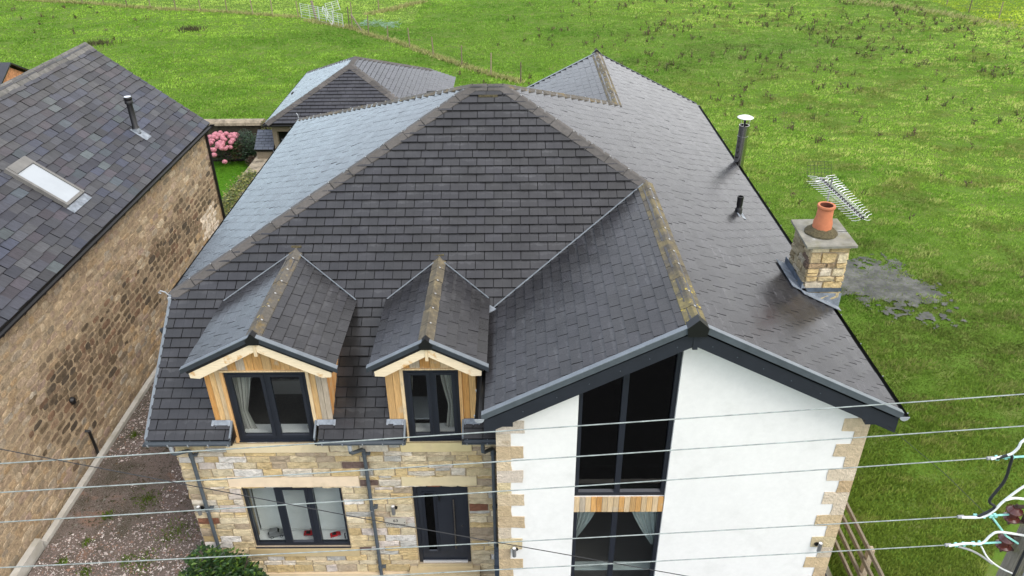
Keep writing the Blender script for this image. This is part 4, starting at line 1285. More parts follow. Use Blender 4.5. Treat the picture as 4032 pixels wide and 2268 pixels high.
# curtains
def curtain(name_label, x0, x1, xt0, xt1, z0, ztie, z1, y, mat, side, tail=True, group=None):
    """pleated curtain gathered at ztie to the range xt0..xt1"""
    b = MB(); nu, nv = 30, 22; vs = []
    for j in range(nv + 1):
        z = z1 + (z0 - z1) * j / nv
        if z >= ztie:
            k = (z1 - z) / (z1 - ztie); k = k ** 1.3
        else:
            k = 1 - .45 * min(1, (ztie - z) / max(.01, ztie - z0))
        a = x0 + (xt0 - x0) * k; c = x1 + (xt1 - x1) * k
        for i in range(nu + 1):
            u = i / nu
            vs.append((a + (c - a) * u, y + .022 * math.sin(u * 30 + .4 * math.sin(j * .3)) * (1 - .4 * k), z))
    fs = []; 
    for j in range(nv):
        for i in range(nu):
            p = j * (nu + 1) + i; fs.append((p, p + 1, p + nu + 2, p + nu + 1))
    for i, f in enumerate(fs):
        u = (i % nu) / nu
        st = .62 if int(u * 9) % 3 == 1 and mat == 'curtain' else 1.0
        b.add([vs[q] for q in f], [(0, 1, 2, 3)], (st, st, st * 1.0))
    finish(obj('curtain', b, mat, smooth=False), name_label, 'curtain', group)
curtain('cream striped curtain tied back at the left of the wide dormer window', -2.9, -2.5, -2.88, -2.72, 3.3, 3.72, 4.75, .2, 'curtain', 1)
curtain('cream curtain at the left of the narrow dormer window', .05, .2, .05, .12, 3.3, 3.9, 4.75, .2, 'curtain', 1)
curtain('white curtain hanging at the right of the narrow dormer window', .6, .96, .74, .94, 3.3, 3.8, 4.75, .22, 'curtain', 1)
curtain('grey green curtain drawn back at the left of the lower gable window', 2.87, 3.34, 2.87, 2.92, 1.5, 1.5, 2.5, YW + .25, 'net', 1)
curtain('grey green curtain drawn back at the right of the lower gable window', 3.8, 4.36, 4.28, 4.36, 1.38, 1.38, 2.5, YW + .25, 'net', 1)
# bed seen through the wide dormer window
t = thing('bed', (-2.0, 2.7, 2.66), 'bed with grey cover and white base in the room behind the wide dormer window', 'bed')
obj('bed_base', MB().box((-3.0, 1.95, 2.662), (-1.0, 4.2, 3.0)), 'whiteplain', t)
b = MB(); nx, ny = 20, 20; vs = []
for j in range(ny + 1):
    for i in range(nx + 1):
        vs.append((-3.02 + 2.04 * i / nx, 1.93 + 2.3 * j / ny, 3.03 + .16 * min(1, j / 3) + random.uniform(0, .05)))
b.add(vs, [(j * (nx + 1) + i, j * (nx + 1) + i + 1, (j + 1) * (nx + 1) + i + 1, (j + 1) * (nx + 1) + i) for j in range(ny) for i in range(nx)])
obj('bed_cover', b, 'bedding', t)
t = thing('reed_diffuser', (-1.72, .22, 3.3), 'small glass bottle with dark reeds on the wide dormer window sill', 'diffuser')
b = MB(); b.lathe([(0, 0), (.035, 0), (.04, .05), (.015, .09), (.015, .11)], (-1.72, .22, 3.301), seg=14); obj('bottle', b, 'plaque', t, smooth=True)
b = MB()
for k in range(4): b.tube([(-1.72, .22, 3.31), (-1.72 + random.uniform(-.05, .05), .22 + random.uniform(-.03, .03), 3.55)], .003, 4)
obj('reeds', b, 'black', t)
t = thing('desk', (.3, .9, 2.66), 'white desk with pale blue top in the room behind the narrow dormer window', 'desk')
obj('desk_top', MB().box((.02, .35, 3.36), (.45, .95, 3.39)), 'skyglass', t); 
b = MB()
for x in (.05, .42):
    for y in (.4, .9): b.box((x - .02, y - .02, 2.662), (x + .02, y + .02, 3.358))
obj('desk_legs', b, 'whiteplain', t)

# ------------------------------------------------------------------ television aerial
t = thing('television_aerial', (7.72, 2.68, 5.5), 'silver television aerial with many cross elements on a mast behind the chimney pot', 'aerial')
obj('mast', MB().tube([(7.72, 2.68, 5.5), (7.72, 2.72, 5.85), (7.86, 3.28, 6.1), (7.87, 3.32, 6.25), (7.87, 3.32, 6.64)], .015, 10), 'lampgrey', t, smooth=True)
A0 = Vector((7.52, 2.98, 6.8)); A1 = Vector((7.72, 1.45, 6.67))
A0 = Vector((7.85, 3.83, 6.42)); A1 = Vector((7.97, 2.0, 6.42))
ad = (A1 - A0).normalized(); asd = ad.cross(Vector((0, 0, 1))).normalized(); aup = Vector((0, 0, 1))
obj('boom', MB().beam(A0, A1, .022, .022), 'alu', t)
b = MB(); L = (A1 - A0).length
nE = 19
el = MB()
for i in range(nE):
    u = .07 + (L - .09) * i / (nE - 1)
    c = A0 + ad * u
    ln = .27 - .1 * i / (nE - 1)
    for sg in (-1, 1):
        el.tube([c + aup * .015, c + asd * sg * .07 + aup * .03 + ad * .02, c + asd * sg * .1 + aup * .055, c + asd * sg * ln + aup * .06 - ad * .03], .0042, 5, m=0)
        el.tube([c - aup * .015, c + asd * sg * .07 - aup * .03 + ad * .02, c + asd * sg * .1 - aup * .05, c + asd * sg * ln - aup * .055 - ad * .03], .0042, 5, m=0)
    obj('element_clip', MB().box((c.x - .02, c.y - .02, c.z - .016), (c.x + .02, c.y + .02, c.z + .03)), 'black', t)
obj('element', el, 'alu', t)
b = MB(); b.tube([A0 + ad * .1 + asd * s_ * .12 + aup * z for s_, z in ((-1, .03), (1, .03), (1, -.03), (-1, -.03), (-1, .03))], .008, 5); obj('dipole', b, 'alu', t); b = MB(); b.tube([A0 + ad * .35 - asd * .16, A0 + ad * .45 - asd * .24, A0 + ad * .6 - asd * .24, A0 + ad * .68 - asd * .1], .009, 6)
obj('dipole', b, 'alu', t)
b = MB()
for sg in (1, -1):
    o = A0 - ad * .02; tilt = (aup * sg * .9 - ad * .45).normalized()
    for i in range(8):
        q = o + asd * (-.24 + .48 * i / 7); b.tube([q + tilt * .02, q + tilt * .3], .0028, 4)
    for i in range(5):
        q = o + tilt * (.02 + .28 * i / 4); b.tube([q - asd * .24, q + asd * .24], .0028, 4)
obj('reflector_grid', b, 'cable', t)

# ------------------------------------------------------------------ neighbouring house
nb = thing('stone_cottage', (-11, 5, -.3), 'old rubble stone house with patched purple slate roof on the left', 'house')
NX = -7.98; NEX = -7.82; NEZ = 4.28; NRX = -11.05; NRZ = 6.83; NY0, NY1 = -5.0, 13.65
NT = (NRZ - NEZ) / (NEX - NRX)
mb = MB(); mb.box((NX - .4, NY0, -.9), (NX, NY1 - .1, NEZ - .1)); 
mb.prism([(NX - .4, NY1 - .4, -.9), (NRX - 3, NY1 - .4, -.9), (NRX - 3, NY1 - .4, NEZ - .1), (NRX, NY1 - .4, NRZ - .15), (NX - .4, NY1 - .4, NEZ + .1)], (0, .3, 0))
def rub_col(u=0, v=0):
    pass
# irregular rubble, built stone by stone with wandering courses
O = Vector((NX, 0, 0)); U = Vector((0, 1, 0)); V = Vector((0, 0, 1)); N = Vector((1, 0, 0))
PALR = [(.3, .23, .15), (.35, .27, .18), (.24, .18, .125), (.31, .24, .18), (.27, .2, .16), (.4, .33, .24), (.22, .18, .13), (.34, .24, .14), (.3, .26, .21)]
z = -.45
wv = lambda u, k: .07 * math.sin(u * .9 + k * 1.7) + .035 * math.sin(u * 2.9 + k * 2.3)
row = 0
while z < 4.02:
    h = random.choice((.11, .13, .15, .18, .2))
    u = NY0
    while u < NY1 - .12:
        wd = random.uniform(.14, .44) * (1.15 if h > .15 else .9)
        u1 = min(u + wd, NY1 - .1)
        uc = (u + u1) / 2; zc_ = z + h / 2
        dk = float(fbm(np.array([uc * .28 + 3.1]), np.array([zc_ * .5 + 1.3]), 5)[0])
        band = math.exp(-((zc_ - (1.5 + .05 * uc)) / 1.0) ** 2) * (1 if uc > 3.2 else max(0, (uc - .5) / 2.7))
        dark = band * 1.1 + (dk - .5) * 1.2 + random.uniform(-.28, .28) > .6
        faint = random.random() < (.75 if zc_ > 2.6 or uc < 2 else .2)
        c = random.choice(PALR); k = random.uniform(.8, 1.15)
        if dark: c = random.choice([(.095, .07, .046), (.13, .095, .06), (.08, .062, .045), (.17, .12, .08), (.16, .1, .065), (.2, .15, .1)])
        if 11.7 < uc < 12.9 and .6 + (uc - 11.7) * .1 < zc_ < 2.0: c = (.58, .5, .42); k = random.uniform(.8, 1.1)
        c = tuple(q * k for q in c)
        if faint: c = tuple(q * .6 + p_ * .4 for q, p_ in zip(c, (.29, .22, .15)))
        mo = random.uniform(.006, .022)
        dep = random.uniform(.004, .014)
        a0, a1 = u + mo / 2, u1 - mo / 2
        # rounded irregular outline with inner ring
        hz = h - mo; n = 12; ring = []
        rx, rz_ = (a1 - a0) / 2, hz / 2
        vs_o = random.uniform(-.018, .018); zc_ += vs_o
        for i in range(n):
            a = 2 * math.pi * i / n + random.uniform(-.12, .12)
            ca, sa = math.cos(a), math.sin(a)
            q = (abs(ca) ** 8 + abs(sa) ** 8) ** (-1 / 8) * random.uniform(.86, 1.03)
            ring.append((uc + rx * ca * q, zc_ + rz_ * sa * q + wv(uc, row * .25)))
        vs = [O + U * p[0] + V * p[1] - N * .01 for p in ring]
        ins_ = [(uc + (p[0] - uc) * .93, zc_ + wv(uc, row * .25) + (p[1] - zc_ - wv(uc, row * .25)) * .87) for p in ring]
        vs += [O + U * p[0] + V * p[1] + N * (dep + random.uniform(-.005, .005)) for p in ins_]
        vs.append(O + U * uc + V * (zc_ + wv(uc, row * .25)) + N * (dep + random.uniform(-.002, .004)))
        fs = [(i, (i + 1) % n, n + (i + 1) % n, n + i) for i in range(n)] + [(n + i, n + (i + 1) % n, 2 * n) for i in range(n)]
        mb.add(vs, fs, c, 1)
        u = u1
    z += h; row += 1
nwall = obj('rubble_wall', mb, ['rmortar', 'rubble'], nb)
# slate roof
SLC = [(.085, .08, .09), (.1, .092, .095), (.075, .07, .085), (.11, .105, .108), (.09, .082, .078), (.07, .068, .08), (.1, .1, .115), (.12, .112, .105)]
def slate_col(u, s_):
    r = random.random()
    if r < .03: c = (.17, .19, .175)
    elif r < .06: c = (.12, .14, .145)
    elif r < .17: c = (.11, .085, .09)
    elif r < .25: c = (.09, .095, .13)
    else: c = random.choice(SLC)
    c = tuple(q * a_ + b_ for q, a_, b_ in zip(c, (.42, .45, .5), (.009, .0095, .013))); k = random.uniform(.6, 1.1)
    ag = min(1, max(0, (s_ - 1.8) / 1.6))       # browner and older towards the ridge
    c = tuple(q * (1 - .4 * ag) + b_ * .4 * ag for q, b_ in zip(c, (.085, .078, .068)))
    return tuple(q * k for q in c)
mb = MB(); kN = math.sqrt(1 + NT * NT); SLN = (NEX - NRX) * kN
tiles(mb, (NEX, 0, NEZ), (0, 1, 0), (-1, 0, NT), [[(NY0, 0), (NY1, 0), (NY1 - .05, SLN), (NY0, SLN)]], w_=.36, g=.235, th=.02, colf=slate_col, jit=.016, gap=.006, stag=lambda r: (r % 2) * .5 + random.uniform(-.08, .08))
obj('roof_slope', mb, ['slate', 'deck_and_edge_shade'], nb)
mb = MB()
mb.prism([(NRX, NY0, NRZ), (NRX - 3.3, NY0, NRZ - 3.3 * NT), (NRX - 3.3, NY1, NRZ - 3.3 * NT), (NRX, NY1, NRZ)], (0, 0, -.08), (.1, .095, .095))
obj('roof_slope', mb, 'slate', nb)
obj('ridge_capping', ridge(MB(), (NRX, NY0, NRZ), (NRX, NY1, NRZ), (-1, 0, -NT), (1, 0, -NT), wl=.28, ln=.5, lift=.035, cap_th=.045, clips=False, gapf=.008), ['sridge', 'clip', 'gap'], nb)
b = gutter((NEX + .05, NY0, NEZ - .04), (NEX + .05, NY1 + .04, NEZ - .04), .065, .75); obj('gutter', b, ['black', 'black'], nb)
b = MB(); b.tube([(NX + .06, NY1 - .25, 4.2), (NX + .06, NY1 - .25, -.5)], .042, 10); obj('downpipe', b, 'black', nb, smooth=True)
b = MB(); b.tube([(NX + .02, 3.28, .56), (NX + .1, 3.3, .54), (NX + .1, 3.32, -.25)], .035, 8); obj('waste_pipe', b, 'black', nb)
b = MB(); b.lathe([(0, 0), (.07, 0), (.075, .03), (.05, .09), (0, .1)], (NX, 3.24, 1.5), (1, 0, 0), 14); b.box((NX + .01, 3.2, 1.4), (NX + .08, 3.28, 1.47)); obj('vent_cowl', b, 'black', nb)
# rooflight
sn = Vector((NT, 0, 1)).normalized(); sp = Vector((-1, 0, NT)).normalized()
q0 = Vector((-8.5, 6.12, NEZ + NT * (NEX + 8.5)))
LS = 1.46; WD = .82
b = MB()
b.obox(q0 + sn * .02, sp * LS, (0, .07, 0), sn * .1); b.obox(q0 + sn * .02 + Vector((0, WD - .07, 0)), sp * LS, (0, .07, 0), sn * .1)
b.obox(q0 + sn * .02 + Vector((0, .07, 0)), sp * .07, (0, WD - .14, 0), sn * .085); b.obox(q0 + sn * .02 + sp * (LS - .24) + Vector((0, .07, 0)), sp * .24, (0, WD - .14, 0), sn * .115)
b.obox(q0 + sn * .03 - sp * .2 + Vector((0, -.02, 0)), sp * .19, (0, WD + .04, 0), sn * .012, m=1)
rl = obj('rooflight', b, ['greymetal', 'lead'], nb)
b = MB(); b.obox(q0 + sn * .085 + sp * .075 + Vector((0, .075, 0)), sp * (LS - .32), (0, WD - .15, 0), sn * .012); obj('pane', b, 'skyglass', rl)
b = MB(); b.obox(q0 + sn * .06 + sp * .072 + Vector((0, .071, 0)), sp * (LS - .315), (0, WD - .142, 0), sn * .02); obj('inner_frame', b, 'whiteplain', rl)
# flue
px, py = -8.76, 10.78; pz = NEZ + NT * (NEX - px)
b = MB(); b.lathe([(.12, -.1), (.1, .16), (.08, .18), (.08, .82), (.108, .83), (.108, .9), (.1, .91), (.1, .93), (.108, .94), (.108, 1.0), (.095, 1.02)], (px, py, pz), seg=18)
b.lathe([(.095, 1.02), (0, 1.02)], (px, py, pz), seg=18, m=1)
nf = obj('flue_pipe', b, ['black', 'alu'], nb, smooth=True)
b = MB(); b.obox(Vector((px, py - .16, pz)) + sn * .03 - sp * .35, sp * .5, (0, .34, 0), sn * .01); b.lathe([(.12, 0), (.1, .14)], (px, py, pz), seg=16); obj('flue_flashing', b, 'lead', nf)

# ------------------------------------------------------------------ rear garage with hipped roof
gr = thing('garage', (-4.5, 22.5, -.6), 'small outbuilding with hipped dark tiled roof and timber posts behind the house', 'outbuilding')
gFL = Vector((-7.88, 19.1, 2.4)); gA1 = Vector((-4.84, 21.71, 4.0)); gA2 = Vector((-4.84, 22.9, 4.0)); gBL = Vector((-7.88, 26.5, 2.4))
tl = 1.6 / 3.04; tf = 1.6 / 2.61; tb = 1.6 / 3.6; tr = .48
zr_ = 2.1; xr_ = -4.84 + (4.0 - zr_) / tr
yfr = 21.71 - (4.0 - zr_) / tf; yfr2 = gFL.y
ybr = 22.9 + (4.0 - zr_) / tb
def plane_tiles(pts, eaveP, Ud, Sd, **k):
    O_ = Vector(eaveP); U_ = Vector(Ud).normalized(); S_ = Vector(Sd).normalized()
    P_ = [((Vector(p) - O_).dot(U_), (Vector(p) - O_).dot(S_)) for p in pts]
    b_ = MB(); tiles(b_, O_, U_, S_, [P_], **k)
    return obj('roof_slope', b_, ['tile_garage', 'deck_and_edge_shade'], gr)
plane_tiles([gFL, (-4.84 + (4 - 2.4) / tr, 19.1, 2.4), gA1], gFL, (1, 0, 0), (0, 1, tf))
plane_tiles([gFL, gBL, gA2, gA1], gFL, (0, 1, 0), (1, 0, tl))
gFR = (-4.84 + (4 - 2.4) / tr, 19.1, 2.4)
gH = Vector((-2.0, 22.9 + (tr * 2.84) / tb, 4 - tr * 2.84))
plane_tiles([gA1, gFR, (xr_, 19.1, zr_), (xr_, gH.y + .5, zr_), gH, gA2], (xr_, 19.1, zr_), (0, 1, 0), (-1, 0, tr))
plane_tiles([gA2, gBL, (gH.x, gH.y, gH.z)], (0, 22.9 + 1.6 / tb, 2.4), (-1, 0, 0), (0, -1, tb))
for p, q, a, c in ((gFL, gA1, (-1, 0, -tl), (0, -1, -tf)), (gFR, gA1, (0, -1, -tf), (1, 0, -tr)), (gA1, gA2, (-1, 0, -tl), (1, 0, -tr)), (gBL, gA2, (0, 1, -tb), (-1, 0, -tl)), (gH, gA2, (1, 0, -tr), (0, 1, -tb))):
    obj('ridge_capping', ridge(MB(), p, q, a, c, clips=False, wl=.2), ['ridge', 'clip', 'gap'], gr)
obj('gutter', gutter((gFL.x - .05, gFL.y - .06, 2.36), (xr_, gFL.y - .06, 2.36), .06, .9), ['black', 'black'], gr)
obj('gutter', gutter((gFL.x - .06, gFL.y - .02, 2.36), (gFL.x - .06, gBL.y, 2.36), .06, .9), ['black', 'black'], gr)
b = MB(); b.box((gFL.x + .15, 19.3, 2.02), (xr_ - .3, 19.45, 2.3)); b.box((gFL.x + .15, 19.3, -.6), (gFL.x + .33, 19.48, 2.02)); b.box((-5.6, 19.3, -.6), (-5.42, 19.48, 2.02)); b.box((-3.2, 19.3, -.6), (-3.02, 19.48, 2.02))
obj('timber_frame', b, 'fence', gr)
b = MB(); b.box((gFL.x + .2, 22.5, -.6), (xr_ - .3, 22.7, 2.6)); b.box((gFL.x + .15, 19.5, -.6), (gFL.x + .3, 26.2, 2.3)); b.box((xr_ - .35, 19.5, -.6), (xr_ - .2, 26.4, 2.05)); b.box((gFL.x + .3, 26.1, -.6), (xr_ - .35, 26.25, 2.2))
obj('wall', b, 'insidedark', gr)
sh = thing('log_store', (-8.3, 19.8, -.4), 'low lean-to store with blue grey slate roof beside the outbuilding', 'store')
b = MB(); tiles(b, (-8.62, 19.4, 1.22), (1, 0, 0), (0, 1, .65), [[(0, 0), (.78, 0), (.78, 1.0), (0, 1.0)]], w_=.26, g=.14, th=.012)
obj('slate_roof', b, ['slate_b', 'deck_and_edge_shade'], sh)
b = MB(); b.box((-8.58, 19.5, -.4), (-8.52, 20.2, 1.2)); b.box((-7.92, 19.5, -.4), (-7.86, 20.2, 1.2)); b.box((-8.52, 20.15, -.4), (-7.92, 20.2, 1.6)); b.box((-8.52, 19.5, -.4), (-7.92, 19.54, 1.1)); obj('boarding', b, 'fence', sh)

# ------------------------------------------------------------------ ground
def ground_mat(name, pal, sc=1.0, bump=.6):
    m, nt, b = new_mat(name)
    c = mixc(nt, ramp(nt, noise(nt, .35 * sc, 5, .65), .35, .65), pal[0], pal[1])
    c = mixc(nt, ramp(nt, noise(nt, 1.3 * sc, 5, .65), .5, .72), c, pal[2])
    c = mixc(nt, ramp(nt, noise(nt, 5 * sc, 5, .7), .5, .75), c, pal[3])
    nt.links.new(c, b.inputs['Base Color'])
    b.inputs['Roughness'].default_value = .95
    b.inputs['Specular IOR Level'].default_value = .1
    bp = nd(nt, 'ShaderNodeBump', Strength=bump, Distance=.08)
    nt.links.new(noise(nt, 7 * sc, 6, .7), bp.inputs['Height'])
    nt.links.new(bp.outputs[0], b.inputs['Normal'])
    return m
MT['field'] = ground_mat('pasture', ((.075, .14, .014), (.1, .17, .025), (.15, .17, .05), (.05, .1, .012)))
MT['lawn'] = ground_mat('mown lawn', ((.06, .16, .01), (.07, .18, .012), (.08, .19, .015), (.055, .14, .01)), 3, .3)
gm, gnt, gb = new_mat('gravel bed')
gc = mixc(gnt, ramp(gnt, noise(gnt, 1.1, 5, .65), .4, .62), (.14, .105, .09), (.055, .045, .028))
gc = mixc(gnt, ramp(gnt, noise(gnt, .9, 4, .6, (1, 1, 1), 1), .56, .68), gc, (.2, .11, .07))
gc = mixc(gnt, ramp(gnt, noise(gnt, 60, 3), .5, .7), gc, (.3, .26, .24))
gnt.links.new(gc, gb.inputs['Base Color']); gb.inputs['Roughness'].default_value = .95
gbp = nd(gnt, 'ShaderNodeBump', Strength=.8, Distance=.02); gnt.links.new(noise(gnt, 50, 4), gbp.inputs['Height']); gnt.links.new(gbp.outputs[0], gb.inputs['Normal'])
MT['gravel'] = gm
def sheet(name, poly, z, mat, thick=.0):
    b = MB()
    if thick:
        b.prism([(x, y, z - thick) for x, y in poly], (0, 0, thick))
    else:
        b.add([(x, y, z) for x, y in ccw(list(poly))], [tuple(range(len(poly)))])
    o = obj(name, b, mat, base=(0, 0, z - thick)); return finish(o, kind='structure')
# pasture: one gently uneven sheet to the horizon
gx = np.concatenate([np.linspace(-900, -90, 12), np.linspace(-80, 80, 129), np.linspace(90, 900, 12)])
gy = np.concatenate([np.linspace(-300, -40, 8), np.linspace(-30, 110, 113), np.linspace(130, 1200, 14)])
GX, GY = np.meshgrid(gx, gy)
def gz_np(x, y):
    k = np.clip((y - 30) / 25, 0, 1) + np.clip((x - 16) / 10, 0, 1)
    return G0 + (fbm(x * .16, y * .16, 3, 3) - .5) * .35 * np.clip(k, 0, 1) + (fbm(x * .7, y * .7, 9, 2) - .5) * .07
GZ = gz_np(GX, GY)
GZ = np.where((GX > -16) & (GX < 10.5) & (GY < 29), np.minimum(GZ, G0 - .02), GZ)
pd = ((GX - 13.9) / 1.9) ** 2 + ((GY - 11.4) / 2.3) ** 2
nxg, nyg = len(gx), len(gy)
idx = np.arange(nxg * nyg).reshape(nyg, nxg)
F = np.stack([idx[:-1, :-1], idx[:-1, 1:], idx[1:, 1:], idx[1:, :-1]], -1).reshape(-1, 4)
fo = np_obj('field', np.stack([GX, GY, GZ], -1).reshape(-1, 3), F, np.ones((len(F), 3)), 'field', kind='structure')
sheet('lawn', [(-15.5, 13.6), (-8.6, 13.6), (-8.6, 24.0), (-15.5, 24.0)], -.4, 'lawn', .3)
sheet('gravel_drive', [(-7.72, -4.2), (-4.0, -4.2), (-4.0, 13.5), (-7.72, 13.5)], -.22, 'gravel', .3)
sheet('verge_soil', [(-8.6, -4.2), (-7.86, -4.2), (-7.86, 13.8), (-8.6, 13.8)], -.42, 'soil', .2)
sheet('pavement', [(-4.0, -4.2), (8.0, -4.2), (8.0, .05), (-4.0, .05)], -.36, 'asphalt', .2)
sheet('side_path', [(7.3, .055), (8.2, .055), (8.2, .58), (7.3, .58)], -.56, 'paving', .2)
sheet('side_path', [(7.3, .6), (8.15, .6), (8.1, 13), (7.3, 13)], -.54, 'paving', .2)
sheet('road', [(-60, -11.5), (60, -11.5), (60, -4.35), (-60, -4.35)], -.5, 'asphalt', .1)
finish(obj('road_kerb', MB().box((-60, -4.34, -.7), (60, -4.21, -.35)), 'concrete'), kind='structure')

# kerbs by the drive
kb = thing('kerb_edging', (-7.8, 5, -.3), 'long pale concrete kerb along the foot of the rubble stone house', 'kerb')
y = .72; 
while y < 13.4:
    L_ = .914
    b = MB(); b.box((-7.855, y + .004, -.4), (-7.73, min(y + L_, 13.5) - .004, -.135), jit=.004); obj('kerb_stone', b, 'concrete', kb)
    y += L_
b = MB(); b.box((-7.93, -.42, -.3), (-7.79, .69, -.03), jit=.008); finish(obj('loose_kerb', b, 'concrete'), 'loose pale kerb stone lying above the near end of the kerb line', 'kerb stone')
b = MB(); b.box((-7.8, -1.6, -.3), (-7.68, -.46, -.08), jit=.008); finish(obj('loose_kerb', b, 'concrete'), 'low kerb stone cut by the bottom edge of the photo beside the gravel', 'kerb stone')
# drain grate along the foot of the front wall
b = MB(); b.box((-3.2, -.4, -.36), (1.5, -.21, -.335))
x = -3.18
while x < 1.48:
    b.box((x, -.385, -.334), (x + .012, -.225, -.322)); x += .03
finish(obj('drain_grate', b, 'grate'), 'long black slotted drain channel along the foot of the stone wall', 'drain')
b = MB(); b.lathe([(.08, 0), (.09, .06), (.07, .06)], (-.72, -.12, -.36), seg=14); finish(obj('gully_pot', b, 'terra'), 'orange clay gully below the middle downpipe', 'gully')

# gravel stones
n = 30000
sx = RNG.uniform(-7.7, -4.08, n); sy = -2.6 + (RNG.random(n) ** 1.5) * 12
mossy = fbm(sx * .8, sy * .5, 21, 3)
mossy = mossy * .75 + .25 * fbm(sx * 2.6, sy * 1.8, 23, 2); keep = (mossy < .52) | (RNG.random(n) < .45)
sx, sy, mossy = sx[keep], sy[keep], mossy[keep]; n = len(sx)
sr = RNG.uniform(.01, .026, n) * (1 + (RNG.random(n) < .06) * .9) * np.where(sx > -4.6, 1.15, 1)
ang = RNG.uniform(0, 6.28, n)
base = np.array([(1, 0, 0), (-.5, .87, 0), (-.5, -.87, 0), (0, 0, .8), (.2, .1, -.5)])
ca, sa = np.cos(ang), np.sin(ang)
V = np.empty((n, 5, 3)); asp = RNG.uniform(.6, 1.3, n)
for k in range(5):
    bx, by_, bz_ = base[k]
    V[:, k, 0] = sx + sr * (bx * ca - by_ * sa * asp); V[:, k, 1] = sy + sr * (bx * sa + by_ * ca * asp); V[:, k, 2] = -.218 + sr * (.35 + bz_ * .8)
F = (np.arange(n)[:, None, None] * 5 + np.array([(0, 1, 3), (1, 2, 3), (2, 0, 3)])[None]).reshape(-1, 3)
pc = np.array([(.26, .21, .2), (.36, .3, .285), (.18, .135, .12), (.55, .5, .47), (.13, .1, .08), (.26, .16, .12), (.45, .39, .36), (.1, .085, .07)])
cc = pc[RNG.integers(0, 8, n)] * RNG.uniform(.75, 1.15, (n, 1))
cc = np.where((mossy > .5)[:, None], cc * .38 + np.array((.012, .016, .0)), cc * 1.12)
cc = np.where((sx > -4.7)[:, None] & (sy < 1.2)[:, None], cc * .75 + .14, cc)
np_obj('gravel_stones', V.reshape(-1, 3), F, np.repeat(cc, 3, 0), 'pebble', 'loose pinkish grey gravel covering the drive between the two houses', 'gravel')

wx, wy = [], []
for (a, b_, q) in ((-6.95, .75, .1), (-6.85, 1.45, .14), (-7.2, .25, .12), (-5.9, .3, .14), (-5.2, 1.0, .4), (-5.6, .2, .3), (-6.6, .0, .12), (-6.2, 1.9, .3), (-5.1, 3.2, .4), (-7.3, 4.0, .15)):
    k_ = int(900 * q); wx.append(RNG.normal(a, q * .5, k_)); wy.append(RNG.normal(b_, q * .5, k_))
wx = np.concatenate(wx); wy = np.concatenate(wy); n = len(wx); a = RNG.uniform(0, 6.28, n); h = RNG.uniform(.015, .06, n); wd = RNG.uniform(.006, .014, n)
V = np.stack([np.stack([wx - np.cos(a) * wd, wy - np.sin(a) * wd, np.full(n, -.215)], -1), np.stack([wx + np.cos(a) * wd, wy + np.sin(a) * wd, np.full(n, -.215)], -1), np.stack([wx + RNG.normal(0, .03, n), wy + RNG.normal(0, .03, n), -.2 + h], -1)], 1)
np_obj('moss_and_weeds', V.reshape(-1, 3), np.arange(n * 3).reshape(n, 3), np.array((.11, .18, .02)) * RNG.uniform(.5, 1.3, (n, 1)), 'blade', 'small green weeds and moss growing through the gravel drive', 'weeds')

# puddle: shallow water standing where the ground dips, broken by grassy bumps
def pud(x, y):
    """below 0 = under water"""
    u = ((x - 13.7) * .8 + (y - 11.6) * .6) / 1.45; v = (-(x - 13.7) * .6 + (y - 11.6) * .8) / 2.0
    d = np.sqrt(u * u + v * v)
    return d - 1.0 + (fbm(x * 1.1, y * 1.1, 33, 3) - .5) * 1.1 + (fbm(x * 5.5, y * 5.5, 34, 3) - .5) * 1.2
m_, nt_, b_ = new_mat('puddle water')
pc_ = mixc(nt_, ramp(nt_, noise(nt_, 2.2, 5, .7), .42, .6), (.055, .056, .055), (.12, .12, .112))
pc_ = mixc(nt_, ramp(nt_, noise(nt_, 11, 5, .75), .5, .66), pc_, (.07, .085, .03))
nt_.links.new(pc_, b_.inputs['Base Color']); b_.inputs['Specular IOR Level'].default_value = .3
nt_.links.new(ramp(nt_, noise(nt_, 5, 4, .7), -.2, .8), b_.inputs['Roughness'])
MT['water'] = m_
cs_ = .045
px_, py_ = np.meshgrid(np.arange(10.6, 17.4, cs_), np.arange(7.8, 15.6, cs_))
wet = pud(px_ + cs_ / 2, py_ + cs_ / 2) < 0
pv = np.stack([px_, py_, np.full(px_.shape, G0 + .035)], -1).reshape(-1, 3); W_ = px_.shape[1]
ii = np.argwhere(wet[:-1, :-1]); q_ = ii[:, 0] * W_ + ii[:, 1]
np_obj('puddle', pv, np.stack([q_, q_ + 1, q_ + W_ + 1, q_ + W_], -1), np.ones((len(q_), 3)), 'water', kind='structure')

